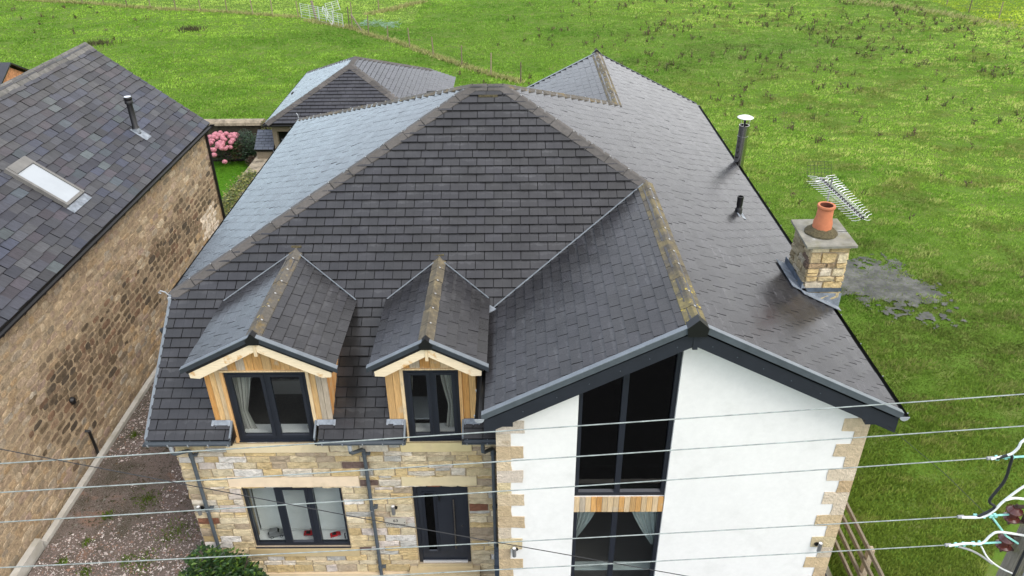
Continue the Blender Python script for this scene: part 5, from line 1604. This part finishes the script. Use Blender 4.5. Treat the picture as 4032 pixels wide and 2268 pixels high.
# ------------------------------------------------------------------ grass
CAMX, CAMY = 1.92, -10.08
def grass(n, rmin, rmax, seed, k_len, k_wid):
    r_ = np.random.default_rng(seed)
    rr = np.exp(r_.uniform(np.log(rmin), np.log(rmax), n)); th = r_.uniform(-.74, .74, n)
    x = CAMX + rr * np.sin(th); y = CAMY + rr * np.cos(th)
    ok = ~((x > -16) & (x < 7.5) & (y < 13.9)) & ~((x > -15.5) & (x < -1) & (y < 27)) & ~((x >= 7.5) & (x < 8.25) & (y < 13)) & (y > -4) & ~((x > -1) & (x < 8) & (y < 16))
    pn = fbm(x * 1.6, y * 1.6, 31, 3)
    ok &= ~((pud(x, y) < -.22) & (r_.random(n) < .93))
    ok &= ~((x < 7.6) & (y < 14))
    x, y, rr, pn = x[ok], y[ok], rr[ok], pn[ok]; n = len(x)
    # wind-combed tussocks: clumping drives both height and colour
    cl = fbm(x * .9 + .3 * y, y * 2.0, 41, 3); fine = fbm(x * 3.1, y * 5.0, 43, 2); big = fbm(x * .11, y * .16, 47, 3); mid = fbm(x * .33, y * .5, 53, 3)
    h = (.045 + .17 * np.clip(cl - .25, 0, 1) * .85 * (.6 + .8 * fine)) * r_.uniform(.7, 1.3, n) * k_len
    wd = (.008 + .0011 * rr) * r_.uniform(.7, 1.3, n) * k_wid
    a = r_.uniform(0, 6.28, n); lean = r_.uniform(.2, 1.1, n)
    la = r_.normal(.4, .9, n)
    dx, dy = np.cos(a), np.sin(a)
    z0 = gz_np(x, y) - .01
    V = np.empty((n, 3, 3))
    V[:, 0] = np.stack([x - dx * wd, y - dy * wd, z0], -1); V[:, 1] = np.stack([x + dx * wd, y + dy * wd, z0], -1)
    V[:, 2] = np.stack([x + np.cos(la) * h * lean, y + np.sin(la) * h * lean, z0 + h], -1)
    g1 = np.array((.19, .335, .04)); g2 = np.array((.105, .225, .022)); st = np.array((.36, .37, .13)); yl = np.array((.2, .335, .045)); br = np.array((.11, .1, .035))
    t1 = np.clip((mid - .35) / .3, 0, 1)[:, None]
    c = g2 * (1 - t1) + g1 * t1
    t2 = (np.clip((big - .42) / .22, 0, 1) * .7)[:, None]; c = c * (1 - t2) + yl * t2
    right = np.clip((x - 3) / 14, 0, 1) * np.clip((y + 5) / 8, .6, 1)
    ts = (np.clip((fine * .5 + cl * .5 - .54 + .06 * right) / .14, 0, 1) * (.18 + .42 * right) * (r_.random(n) < .72))[:, None]; c = c * (1 - ts) + st * ts
    tb_ = (np.clip((fbm(x * .5, y * .7, 61, 3) - .56) / .12, 0, 1) * .5 * right)[:, None]; c = c * (1 - tb_) + br * tb_
    beyond = (y > 49.3 - .315 * x) & (x < -6)
    c = np.where(beyond[:, None], c * .55 + np.array((.34, .45, .11)) * .5, c)
    corner = (x > 38.2 + (47 - y) * .12) & (y > 44)
    c = np.where(corner[:, None], c * .5 + np.array((.4, .5, .03)) * .5, c)
    c = c * (.92 + .68 * np.clip(cl * .6 + fine * .4, 0, 1))[:, None]
    wide = (fbm(x * .05 + 3, y * .07, 83, 3) - .5)[:, None] * 1.1; c = c * (1 + wide * np.array((.9, .7, .6)))
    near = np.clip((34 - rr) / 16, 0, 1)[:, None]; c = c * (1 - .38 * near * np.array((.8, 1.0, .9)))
    c = c * r_.uniform(.74, 1.24, (n, 1))
    return V.reshape(-1, 3), np.arange(n * 3).reshape(n, 3), c
parts_ = [grass(1150000, 11, 100, 101, .85, .72)]
V, F, C = parts_[0]
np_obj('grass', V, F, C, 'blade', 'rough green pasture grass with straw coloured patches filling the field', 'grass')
# mown lawn blades
n = 26000
x = RNG.uniform(-13, -8.7, n); y = RNG.uniform(13.7, 23.6, n); a = RNG.uniform(0, 6.28, n); h = RNG.uniform(.02, .045, n); wd = RNG.uniform(.008, .014, n)
V = np.stack([np.stack([x - np.cos(a) * wd, y - np.sin(a) * wd, np.full(n, -.4)], -1), np.stack([x + np.cos(a) * wd, y + np.sin(a) * wd, np.full(n, -.4)], -1), np.stack([x + RNG.normal(0, .02, n), y + RNG.normal(0, .02, n), -.4 + h], -1)], 1)
np_obj('lawn_grass', V.reshape(-1, 3), np.arange(n * 3).reshape(n, 3), np.array((.12, .3, .015)) * RNG.uniform(.75, 1.2, (n, 1)), 'blade', 'short bright green lawn grass beside the pink hydrangea', 'grass')

# strips of dry straw grass under the fences
def strip(line, n, wdt, seed):
    r_ = np.random.default_rng(seed); P = np.array(line, float); seg = np.hypot(*np.diff(P, axis=0).T); cum = np.concatenate([[0], np.cumsum(seg)])
    s_ = r_.uniform(0, cum[-1], n); i = np.clip(np.searchsorted(cum, s_) - 1, 0, len(seg) - 1); t_ = (s_ - cum[i]) / seg[i]
    p = P[i] * (1 - t_)[:, None] + P[i + 1] * t_[:, None] + r_.normal(0, wdt, (n, 2)); return p
FENL = [(-42.9, 62.4), (-38.2, 60.9), (-35.8, 60.3), (-33.6, 59.6), (-31.2, 58.7), (-29.0, 58.2), (-26.5, 57.3), (-24.2, 56.7), (-21.8, 56.1), (-19.4, 55.2), (-17.6, 54.5), (-15.3, 53.7)]
FENM = [(-10.5, 49.7), (-10.2, 49.3), (-8.7, 47.5), (-7.0, 45.6), (-5.2, 43.4), (-3.4, 41.2), (-1.4, 38.8), (.5, 36.6), (2.3, 35.0)]
FENR = [(34.4, 58.8), (37.6, 56.2), (37.9, 53.2), (38.9, 50.7), (39.4, 46.7)]
p = np.concatenate([strip(FENL, 3000, .2, 1), strip(FENM, 2300, .14, 2), strip([(29, 60.5), (34, 55.2), (38.6, 47.5)], 1100, .4, 3), strip([(-14.5, 52.5), (-10.5, 49.5)], 500, .2, 4), strip([(-10, 55.0), (-6, 60)], 900, .25, 5)])
n = len(p); a = RNG.uniform(0, 6.28, n); h = RNG.uniform(.12, .3, n); wd = RNG.uniform(.03, .06, n); z0 = gz_np(p[:, 0], p[:, 1]) - .01; la = RNG.normal(0, 1.2, n)
V = np.stack([np.stack([p[:, 0] - np.cos(a) * wd, p[:, 1] - np.sin(a) * wd, z0], -1), np.stack([p[:, 0] + np.cos(a) * wd, p[:, 1] + np.sin(a) * wd, z0], -1), np.stack([p[:, 0] + np.cos(la) * h, p[:, 1] + np.sin(la) * h * .5, z0 + h], -1)], 1)
np_obj('dry_grass', V.reshape(-1, 3), np.arange(n * 3).reshape(n, 3), np.array((.4, .41, .16)) * RNG.uniform(.7, 1.15, (n, 1)), 'blade', 'pale dry grass growing in lines along the fences', 'dry grass')

# dock weeds
n0 = 15000
r_ = np.random.default_rng(77)
rr = np.exp(r_.uniform(np.log(26), np.log(98), n0)); th = r_.uniform(-.72, .72, n0)
x = CAMX + rr * np.sin(th); y = CAMY + rr * np.cos(th)
den = np.clip((x - 2 + (y - 30) * .12) / 14, 0, 1) * np.clip((y - 22) / 22, 0.05, 1)
den = np.maximum(den, np.clip((-22 - x) / 6, 0, 1) * np.clip((y - 45) / 8, 0, 1) * np.clip((61.5 + (x + 40) * -.33 - y) / 3, 0, 1) * .35)
den = den * np.clip((fbm(x * .3, y * .3, 71, 3) - .33) / .25, .02, 1)
ok = (r_.random(n0) < den * .42) & ~((x < 11) & (y < 15)) & ~((x > 36.5) & (y > 46))
edge = (r_.random(n0) < .05) & (np.abs(y - (37.2 - x * 1.1)) < 3) & (x > -2) & (x < 6)
ok |= edge
x, y, rr = x[ok], y[ok], rr[ok]; n = len(x)
Vs = []; Cs = []
for k in range(9):
    a = r_.uniform(0, 6.28, n); la = r_.uniform(0, 6.28, n); stalk = k < 3
    h = r_.uniform(.22, .5, n) if stalk else r_.uniform(.05, .3, n); wd = (r_.uniform(.012, .022, n) if stalk else r_.uniform(.02, .05, n)) * (.6 + rr / 60)
    ln = h * (.25 if stalk else .7); zb = gz_np(x, y) + (0 if stalk else r_.uniform(0, .25, n))
    ox, oy = r_.normal(0, .06, n), r_.normal(0, .06, n)
    Vs.append(np.stack([np.stack([x + ox - np.cos(a) * wd, y + oy - np.sin(a) * wd, zb], -1), np.stack([x + ox + np.cos(a) * wd, y + oy + np.sin(a) * wd, zb], -1), np.stack([x + ox + np.cos(la) * ln, y + oy + np.sin(la) * ln, zb + h * (1 if stalk else .45)], -1)], 1))
    Cs.append(np.where((r_.random(n) < .8)[:, None], np.array((.085, .055, .032)), np.array((.05, .075, .02))) * r_.uniform(.6, 1.3, (n, 1)))
V = np.concatenate(Vs).reshape(-1, 3); C = np.concatenate(Cs)
np_obj('dock_weeds', V, np.arange(len(V)).reshape(-1, 3), C, 'weed', 'dead brown dock stalks scattered thickly over the far right of the field', 'weeds')

# ------------------------------------------------------------------ leafy plants
def leaves(b, pts, size, pal, flat=.4, droop=.2):
    for (x, y, z) in pts:
        s_ = size * random.uniform(.6, 1.3); a = random.uniform(0, 6.28); t_ = random.uniform(-1.0, 1.0) * (1 - flat)
        d = Vector((math.cos(a), math.sin(a), random.uniform(-droop, .5))).normalized(); n_ = Vector((random.uniform(-1, 1) * .6, random.uniform(-1, 1) * .6, 1)); sd_ = d.cross(n_).normalized()
        p = Vector((x, y, z)); c = random.choice(pal); k = random.uniform(.65, 1.3); up = sd_.cross(d) * .12 * s_
        b.add([p, p + d * s_ * .5 + sd_ * s_ * .26 + up, p + d * s_, p + d * s_ * .5 - sd_ * s_ * .26 + up], [(0, 1, 2), (0, 2, 3)], tuple(q * k for q in c))
def blobpts(c, r, n, shell=.55, lumps=7):
    L = [(Vector((random.gauss(0, 1), random.gauss(0, 1), random.gauss(0, .8))).normalized() * random.uniform(.35, .7), random.uniform(.35, .6)) for _ in range(lumps)]
    out = []
    for _ in range(n):
        o, q = random.choice(L); d = Vector((random.gauss(0, 1), random.gauss(0, 1), random.gauss(0, 1))).normalized() * q * random.uniform(shell, 1)
        v = o + d; out.append((c[0] + v.x * r[0], c[1] + v.y * r[1], c[2] + v.z * r[2]))
    return out
def plant(name, label, cat, c, r, n, size, pal, stems=6, group=None, lumps=9, zb=None, shell=.55):
    t = thing(name, (c[0], c[1], zb if zb is not None else c[2] - r[2]), label, cat, group)
    b = MB(); leaves(b, blobpts(c, r, n, shell, lumps), size, pal); obj('foliage', b, 'leaf', t)
    b = MB(); z0 = zb if zb is not None else c[2] - r[2]
    for k in range(stems):
        q = (c[0] + random.uniform(-.6, .6) * r[0], c[1] + random.uniform(-.6, .6) * r[1], c[2] + random.uniform(-.2, .6) * r[2])
        b.tube([(c[0] + random.uniform(-.08, .08), c[1] + random.uniform(-.08, .08), z0), ((c[0] + q[0]) / 2, (c[1] + q[1]) / 2, (z0 + q[2]) / 2 + .05), q], [.03, .02, .008], 5)
    obj('stem', b, 'bark', t); return t
GR = [(.035, .085, .018), (.05, .11, .022), (.028, .065, .016), (.07, .14, .02)]
plant('evergreen_bush', 'bushy dark evergreen shrub at the foot of the stone wall beside the downpipe', 'shrub', (-3.45, -.75, .58), (.82, .5, .78), 7000, .1, [(.02, .06, .015), (.03, .075, .018), (.018, .045, .012), (.04, .09, .018), (.09, .16, .02)], 14, zb=-.36, lumps=16)
plant('garden_shrub', 'dense dark green shrub between the hydrangea and the small store', 'shrub', (-9.75, 22.3, .25), (.95, .9, .85), 3200, .1, [(.022, .05, .02), (.03, .065, .022), (.018, .04, .014)], 6, zb=-.4, lumps=10)
plant('climber', 'yellowing climber trailing over the garden wall top', 'climber', (-9.45, 23.9, .5), (.45, .3, .55), 900, .08, [(.16, .16, .02), (.1, .13, .025), (.22, .17, .03)], 5, zb=-.4)
plant('garden_shrub', 'low reddish shrub in front of the small store', 'shrub', (-9.35, 21.3, .0), (.45, .4, .4), 800, .07, [(.1, .045, .03), (.06, .06, .025), (.12, .06, .04)], 5, zb=-.4)
hy = thing('hydrangea', (-11.4, 21.9, -.4), 'hydrangea bush covered in round pink flower heads beside the lawn', 'shrub')
b = MB(); leaves(b, blobpts((-10.95, 22.1, .2), (1.0, 1.0, .7), 2400, .5, 9), .11, [(.045, .1, .02), (.035, .08, .018), (.1, .05, .03)]); obj('foliage', b, 'leaf', hy)
me_src = None
fl = [(-11.1 + random.uniform(-.75, .7), 22.1 + random.uniform(-1.15, .8), 0) for _ in range(64)]
k = 0
for (x, y, _) in fl:
    z = .15 + .62 * max(.0, 1 - ((x + 11.05) / 1.1) ** 2 - ((y - 22.2) / 1.35) ** 2) ** .5 + random.uniform(-.05, .08)
    r = random.uniform(.085, .135)
    if me_src is None:
        b = MB(); 
        for i in range(150):
            d = Vector((random.gauss(0, 1), random.gauss(0, 1), random.gauss(0, .85))).normalized(); a = d.orthogonal().normalized(); c2 = d.cross(a); s_ = .3
            p = d * random.uniform(.85, 1); b.add([p + a * s_, p + c2 * s_, p - a * s_, p - c2 * s_], [(0, 1, 2, 3)], (random.uniform(.85, 1.15),) * 3)
        me_src = obj('flower_head', b, 'petal', base=(0, 0, 0)); o = me_src; o.parent = hy
    else:
        o = me_src.copy(); COL.objects.link(o)
    o.location = Vector((x, y, z)) - Vector((-11.4, 21.9, -.4)); o.scale = (r, r, r * .85)
# ivy on the long coping wall
gw = thing('boundary_wall', (-8.4, 17, -.5), 'low stone wall with flat weathered coping running back beside the lawn', 'wall')
b = MB(); b.box((-8.62, 13.75, -.6), (-8.18, 20.9, .68)); obj('wall_body', b, 'darkwall', gw)
y = 13.75
while y < 20.8:
    l_ = random.uniform(1.0, 1.5); y2 = min(y + l_, 20.95); b = MB(); b.box((-8.7, y + .006, .681), (-8.1, y2 - .006, .81), jit=.012); obj('coping_stone', b, 'coping', gw); y = y2
iv = MB(); IV = [(.16, .19, .03), (.1, .15, .025), (.3, .29, .09), (.06, .1, .02), (.22, .22, .05)]
pts = [(random.gauss(-8.35, .2), 13.6 + 4.3 * random.random() ** 1.2, .82 + abs(random.gauss(0, .09))) for _ in range(2200)] + [(-8.66 + random.gauss(0, .05), 13.6 + 3.6 * random.random(), random.uniform(.1, .85)) for _ in range(900)]
leaves(iv, pts, .1, IV); finish(obj('ivy', iv, 'leaf'), 'yellow green ivy spilling over the near half of the low coping wall', 'ivy')
bw = thing('garden_wall', (-11, 24.3, -.5), 'mossy stone garden wall with thick rounded coping at the end of the lawn', 'wall')
b = MB(); b.box((-16, 24.25, -.7), (-9.75, 24.6, .62)); obj('wall_body', b, 'darkwall', bw)
x = -16
while x < -9.7:
    x2 = min(x + random.uniform(1.2, 1.6), -9.7); b = MB(); n = 7
    b.prism([(x + .006, 24.43 + .3 * math.cos(math.pi * k / n), .62 + .2 * math.sin(math.pi * k / n) ** .6) for k in range(n + 1)], (x2 - x - .012, 0, 0)); obj('coping_stone', b, 'coping', bw); x = x2
b = MB(); b.box((-9.69, 24.0, -.7), (-7.9, 24.4, .5), jit=.04); finish(obj('garden_wall', b, 'darkwall'), 'lower mossy wall stub between the coped garden wall and the outbuilding', 'wall')
b = MB(); b.box((-15.5, 23.3, -.42), (-9.3, 24.2, -.3)); b.box((-11.9, 22.3, -.42), (-8.75, 23.3, -.34)); finish(obj('flower_bed', b, 'soil', base=(-12, 22, -.42)), kind='structure')
# small far building at the left edge
sbd = thing('brick_shed', (-20.5, 22.5, -.6), 'small brick building with slate roof peeping over the cottage ridge at the left edge', 'building')
b = MB(); b.box((-23, 20.6, -.6), (-19.35, 24, 3.0), (.42, .2, .1)); b.prism([(-19.36, 20.6, 3.0), (-19.36, 24, 3.0), (-19.36, 22.3, 3.9)], (-.05, 0, 0), (.42, .2, .1)); obj('brick_wall', b, 'rubble', sbd)
b = MB()
b.prism([(-23, 20.35, 2.9), (-19.15, 20.35, 2.9), (-19.15, 22.3, 4.0), (-23, 22.3, 4.0)], (0, 0, .07)); b.prism([(-23, 24.3, 2.9), (-19.15, 24.3, 2.9), (-19.15, 22.31, 4.0), (-23, 22.31, 4.0)], (0, 0, .07)); obj('roof', b, 'tile_garage', sbd)

# ------------------------------------------------------------------ fences
def zf(x, y):
    return float(gz_np(np.array([x]), np.array([y]))[0])
def wire_fence(label, pts, hts, pname='post', mesh=True, lean=.04):
    t = thing('wire_fence', (*pts[0], zf(*pts[0])), label, 'fence'); tops = []
    for (x, y), h in zip(pts, hts):
        z = zf(x, y); lx, ly = random.uniform(-lean, lean) * h, random.uniform(-lean, lean) * h
        k = random.uniform(.6, 1.4); b = MB(); b.tube([(x, y, z - .2), (x + lx * .5, y + ly * .5, z + h * .5), (x + lx, y + ly, z + h)], [.045, .042, .04], 7, (k, k * .95, k * .85)); obj('post', b, 'fence', t)
        tops.append((Vector((x, y, z)), Vector((x + lx, y + ly, z + h))))
    b = MB()
    for (a0, a1), (c0, c1) in zip(tops, tops[1:]):
        for f in (.35, .6, .82):
            p, q = a0.lerp(a1, f), c0.lerp(c1, f); b.tube([p, p.lerp(q, .5) - Vector((0, 0, .02)), q], .0035, 3, cap=False)
    obj('wire', b, 'cable', t); return t
wire_fence('line of thin timber posts and wire crossing the far left field to the hurdles', [(-46, 63.4)] + FENL, [1.25] * 13)
wire_fence('wire fence on wooden posts running from the hurdles down behind the tiled roof', FENM, [1.5, 1.0, 1.35, 1.0, 1.3, 1.25, 1.3, 1.35, 1.2])
wire_fence('short wire fence with three posts in the far right corner of the field', FENR[1:], [1.3, 1.35, 1.2, 1.2])
wire_fence('wire fence going away beyond the metal hurdles', [(-10.8, 52.5), (-9.3, 56.5), (-5.5, 61)], [1.3, 1.3, 1.3])
# tangle of wire netting by the hurdles
b = MB(); 
for i in range(110):
    c = Vector((random.uniform(-9.9, -6.9), random.uniform(49.6, 51.3), 0)); c.z = zf(c.x, c.y) + random.uniform(.0, .25); pts = [c]
    for k in range(4): pts.append(pts[-1] + Vector((random.gauss(0, .16), random.gauss(0, .12), random.gauss(0, .08))))
    b.tube(pts, .0065, 3, cap=False)
finish(obj('wire_netting', b, 'netting'), 'crumpled roll of grey green wire netting lying beside the metal hurdles', 'netting')
def hurdle(label, p, q, h=1.15, rails=7, lift=0, tilt=(0, 0, 0)):
    P, Q = Vector((*p, zf(*p) + (lift[0] if lift else 0))), Vector((*q, zf(*q) + (lift[1] if lift else 0))); t = thing('metal_hurdle', P, label, 'hurdle', 'galvanised sheep hurdles')
    up = (Vector((0, 0, 1)) + Vector(tilt)).normalized() * h; b = MB()
    for f in (0, .5, 1):
        c = P.lerp(Q, f); obj('upright', MB().tube([c, c + up], .022, 6), 'galv', t)
    for i in range(rails):
        f = .08 + .9 * (i / (rails - 1)) ** .8; obj('rail', MB().tube([P + up * f, Q + up * f], .014, 5), 'galv', t)
    return t
hurdle('silver metal hurdle nearest the left timber fence', (-15.0, 53.5), (-13.25, 51.9))
hurdle('silver metal hurdle between the two others in the line', (-13.2, 51.85), (-11.85, 50.55))
hurdle('short silver hurdle panel at the right end beside the wire netting', (-11.8, 50.5), (-10.95, 49.7), 1.0, 6)
hurdle('silver hurdle leaning steeply across the front of the line', (-12.75, 51.1), (-11.9, 50.2), .4, 3, (.95, .1), (.25, .5, 0))
hurdle('silver hurdle standing tilted up at the back of the group', (-12.6, 52.3), (-11.6, 52.3), .72, 5, (.6, .8), (-.22, .1, 0))
b = MB(); b.tube([(-13.6, 52.6, G0 - .2), (-13.9, 52.9, G0 + 1.45)], .1, 7); finish(obj('timber_post', b, 'fence'), 'thick dark leaning timber post behind the left hurdle', 'post')
b = MB(); b.tube([(-9.2, 48.3, G0 - .1), (-10.2, 49.4, G0 + 1.1)], .05, 7); finish(obj('timber_prop', b, 'fence'), 'slanting timber prop at the right end of the hurdles', 'post')
# dark rush clumps
for (x, y, l) in ((-27.5, 45.3, 'larger brown clump of rushes just beyond the cottage ridge'), (-22.5, 49.7, 'dark clump of rushes alone in the middle of the left field')):
    b = MB()
    for i in range(160):
        px, py = x + random.gauss(0, .45), y + random.gauss(0, .3); z = zf(px, py); h = random.uniform(.15, .4)
        b.add([(px - .03, py, z), (px + .03, py, z), (px + random.gauss(0, .12), py + random.gauss(0, .1), z + h)], [(0, 1, 2)], random.choice([(.06, .06, .02), (.045, .04, .02), (.1, .1, .04)]))
    finish(obj('rush_clump', b, 'weed'), l, 'rushes')
# post and rail fence on the right
rf = thing('rail_fence', (8.5, -1, -.6), 'weathered grey four rail timber fence beside the right corner of the white house', 'fence')
for z in (.72, .37, .0, -.36):
    b = MB(); b.obox((8.47, 1.6, z - .1 - .02), (.045, 0, 0), (0, -1.798, .01), (0, 0, .1)); obj('rail', b, 'fence', rf)
    b = MB(); b.obox((8.472, -.202, z - .1 - .01), (.045, 0, 0), (0, -3.6, .01), (0, 0, .1)); obj('rail', b, 'fence', rf)
for y in (1.5, -.22, -2.0):
    b = MB(); b.box((8.519, y - .06, -.8), (8.62, y + .06, .62), (1.9, 1.85, 1.8)); obj('post', b, 'fence', rf)

# ------------------------------------------------------------------ power pole and overhead wires
pl = thing('power_pole', (7.24, -4.6, -.5), 'weathered wooden electricity pole with brown insulators at the bottom right corner', 'pole')
obj('shaft', MB().tube([(7.25, -4.6, -.5), (7.235, -4.6, 4), (7.22, -4.6, 9.2)], [.15, .14, .115], 18), 'pole', pl, smooth=True)
ATT = [(6.95, -4.6, 7.86), (6.95, -4.6, 7.5), (6.93, -4.6, 7.1), (6.93, -4.6, 6.31), (6.98, -4.6, 5.9)]
for (x, y, z) in ATT[2:]:
    b = MB(); b.lathe([(.0, -.1), (.035, -.1), (.045, -.08), (.075, -.06), (.078, -.045), (.05, -.03), (.045, .03), (.05, .035), (.078, .05), (.075, .065), (.045, .085), (.035, .1), (0, .1)], (x, y, z), seg=20); obj('insulator', b, 'brown', pl, smooth=True)
    b = MB(); b.box((x - .02, y - .02, z + .1), (x + .19, y + .02, z + .115)); b.box((x - .02, y - .02, z - .115), (x + .19, y + .02, z - .1)); b.box((x + .13, y - .025, z - .1), (x + .155, y + .025, z + .1)); b.tube([(x, y, z - .14), (x, y, z + .14)], .012, 6); obj('bracket', b, 'rust', pl)
WL = [(-2.71, -5.0, 7.47), (-2.84, -5.0, 7.11), (-2.98, -5.0, 6.72), (-3.2, -5.0, 6.08), (.23, -4.85, 5.74)]
WR = [(6.53, -4.6, 7.86), (6.65, -4.6, 7.48), (6.46, -4.6, 7.08), (6.41, -4.6, 6.28), (6.4, -4.6, 5.86)]
wl = ['topmost pale overhead wire of the five crossing in front of the house', 'second pale overhead wire from the top', 'middle pale overhead wire of the five, ending in a white tail', 'second lowest pale overhead wire, passing above the front door', 'lowest pale twisted overhead wire of the five']
for i, (a, c, at) in enumerate(zip(WL, WR, ATT)):
    A_, C_, T_ = Vector(a), Vector(c), Vector(at); d = (A_ - C_); far = C_ + d * (34 / d.length); pts = []
    for k in range(29):
        f = k / 28; p = C_.lerp(far, f); pts.append(p + Vector((0, 0, -.02 * math.sin(math.pi * min(1, f * 3.6)) if f < .28 else 0)))
    b = MB(); b.tube([T_, C_] + pts[1:], .0058, 6); finish(obj('overhead_wire', b, 'wire', smooth=True), wl[i], 'wire', 'overhead wires')
# tails, clamps and binding on the wires
def soft(pts, n=6):
    """Catmull-Rom through the points"""
    P = [Vector(p) for p in pts]; P = [P[0] * 2 - P[1]] + P + [P[-1] * 2 - P[-2]]; out = []
    for i in range(1, len(P) - 2):
        for k in range(n):
            t_ = k / n; a, b_, c, d = P[i - 1:i + 3]
            out.append(.5 * ((2 * b_) + (c - a) * t_ + (2 * a - 5 * b_ + 4 * c - d) * t_ * t_ + (3 * b_ - a - 3 * c + d) * t_ ** 3))
    out.append(P[-2]); return out
tails = [[(6.46, -4.62, 7.085), (6.6, -4.64, 7.16), (6.645, -4.65, 7.25), (6.66, -4.65, 7.34), (6.78, -4.65, 7.42), (7.2, -4.68, 7.4)],
         [(6.41, -4.62, 6.29), (6.6, -4.64, 6.32), (6.68, -4.65, 6.42), (6.74, -4.65, 6.56), (6.9, -4.66, 6.8), (7.2, -4.68, 7.0)],
         [(6.74, -4.655, 6.57), (6.85, -4.66, 6.6), (7.15, -4.68, 6.55)],
         [(6.4, -4.62, 5.87), (6.55, -4.64, 5.93), (6.7, -4.65, 5.94), (6.76, -4.65, 6.06), (6.83, -4.66, 6.12), (7.12, -4.68, 6.08)],
         [(6.74, -4.62, 5.86), (6.85, -4.64, 5.7), (7.0, -4.66, 5.58), (7.15, -4.7, 5.52)]]
for i, p in enumerate(tails):
    obj('tail_cable', MB().tube(soft(p), .0125 if i != 4 else .009, 8), 'whitecable', pl, smooth=True)
for p, m_ in (([(6.5, -4.63, 7.1), (6.62, -4.64, 7.15), (6.65, -4.64, 7.0), (6.66, -4.64, 6.8), (6.6, -4.64, 6.55), (6.68, -4.64, 6.45), (6.55, -4.63, 6.3)], 'cable'), ([(6.5, -4.62, 5.86), (6.62, -4.64, 5.83), (6.75, -4.64, 5.75), (6.9, -4.66, 5.64)], 'greycable'), ([(7.08, -4.74, 7.6), (7.09, -4.745, 6.4), (7.1, -4.76, 4.0), (7.11, -4.76, 0)], 'cable'), ([(7.2, -4.74, 7.4), (7.2, -4.75, 5.6), (7.2, -4.76, 0)], 'greycable'), ([(7.27, -4.75, 7.4), (7.27, -4.755, 5.6), (7.27, -4.77, 0)], 'cable')):
    obj('pole_cable', MB().tube(soft(p, 8), .014 if m_ == 'cable' else .012, 8), m_, pl, smooth=True)
b = MB()
for (x, z) in ((6.52, 7.085), (6.6, 7.09), (6.66, 7.1), (6.56, 6.285), (6.64, 6.29), (6.7, 6.3), (6.75, 6.3), (6.48, 5.87), (6.56, 5.875), (6.66, 5.88), (6.72, 5.89)):
    b.box((x - .014, -4.625, z - .013), (x + .014, -4.585, z + .016), jit=.004)
b.tube([(6.5, -4.605, 7.083), (6.92, -4.605, 7.11)], .011, 6); b.tube([(6.55, -4.605, 6.285), (6.92, -4.605, 6.315)], .011, 6); b.tube([(6.45, -4.605, 5.868), (6.96, -4.605, 5.905)], .011, 6)
b.tube([(6.72, -4.62, 6.29), (6.83, -4.64, 6.16), (6.92, -4.65, 6.05), (7.05, -4.68, 5.97)], .011, 6)
obj('clamp', b, 'verdigris', pl)
b = MB()
for (x, z) in ((6.46, 7.083), (6.41, 6.285), (6.4, 5.868)): b.tube([(x - .03, -4.605, z - .003), (x + .03, -4.605, z + .003)], .017, 8)
obj('sleeve', b, 'greycable', pl)
# thin dark telephone lines
def line(label, pts, r=.0045):
    b = MB(); b.tube(pts, r, 5); finish(obj('telephone_line', b, 'cable'), label, 'wire')
p0, p2 = Vector((-2.65, -5, 7.64)), Vector((3.56, -5, 5.91)); d = (p2 - p0); line('thin dark cable slanting down to the right in front of the stone wall', [p0 - d * 3, p0, p0 + d * .5 + Vector((0, 0, -.03)), p2, p2 + d * .6])
line('thin dark cable dropping from the right eaves over the grass', [(7.45, -.98, 4.5), (7.6, -2.6, 4.9), (7.4, -4.45, 5.55)], .004)
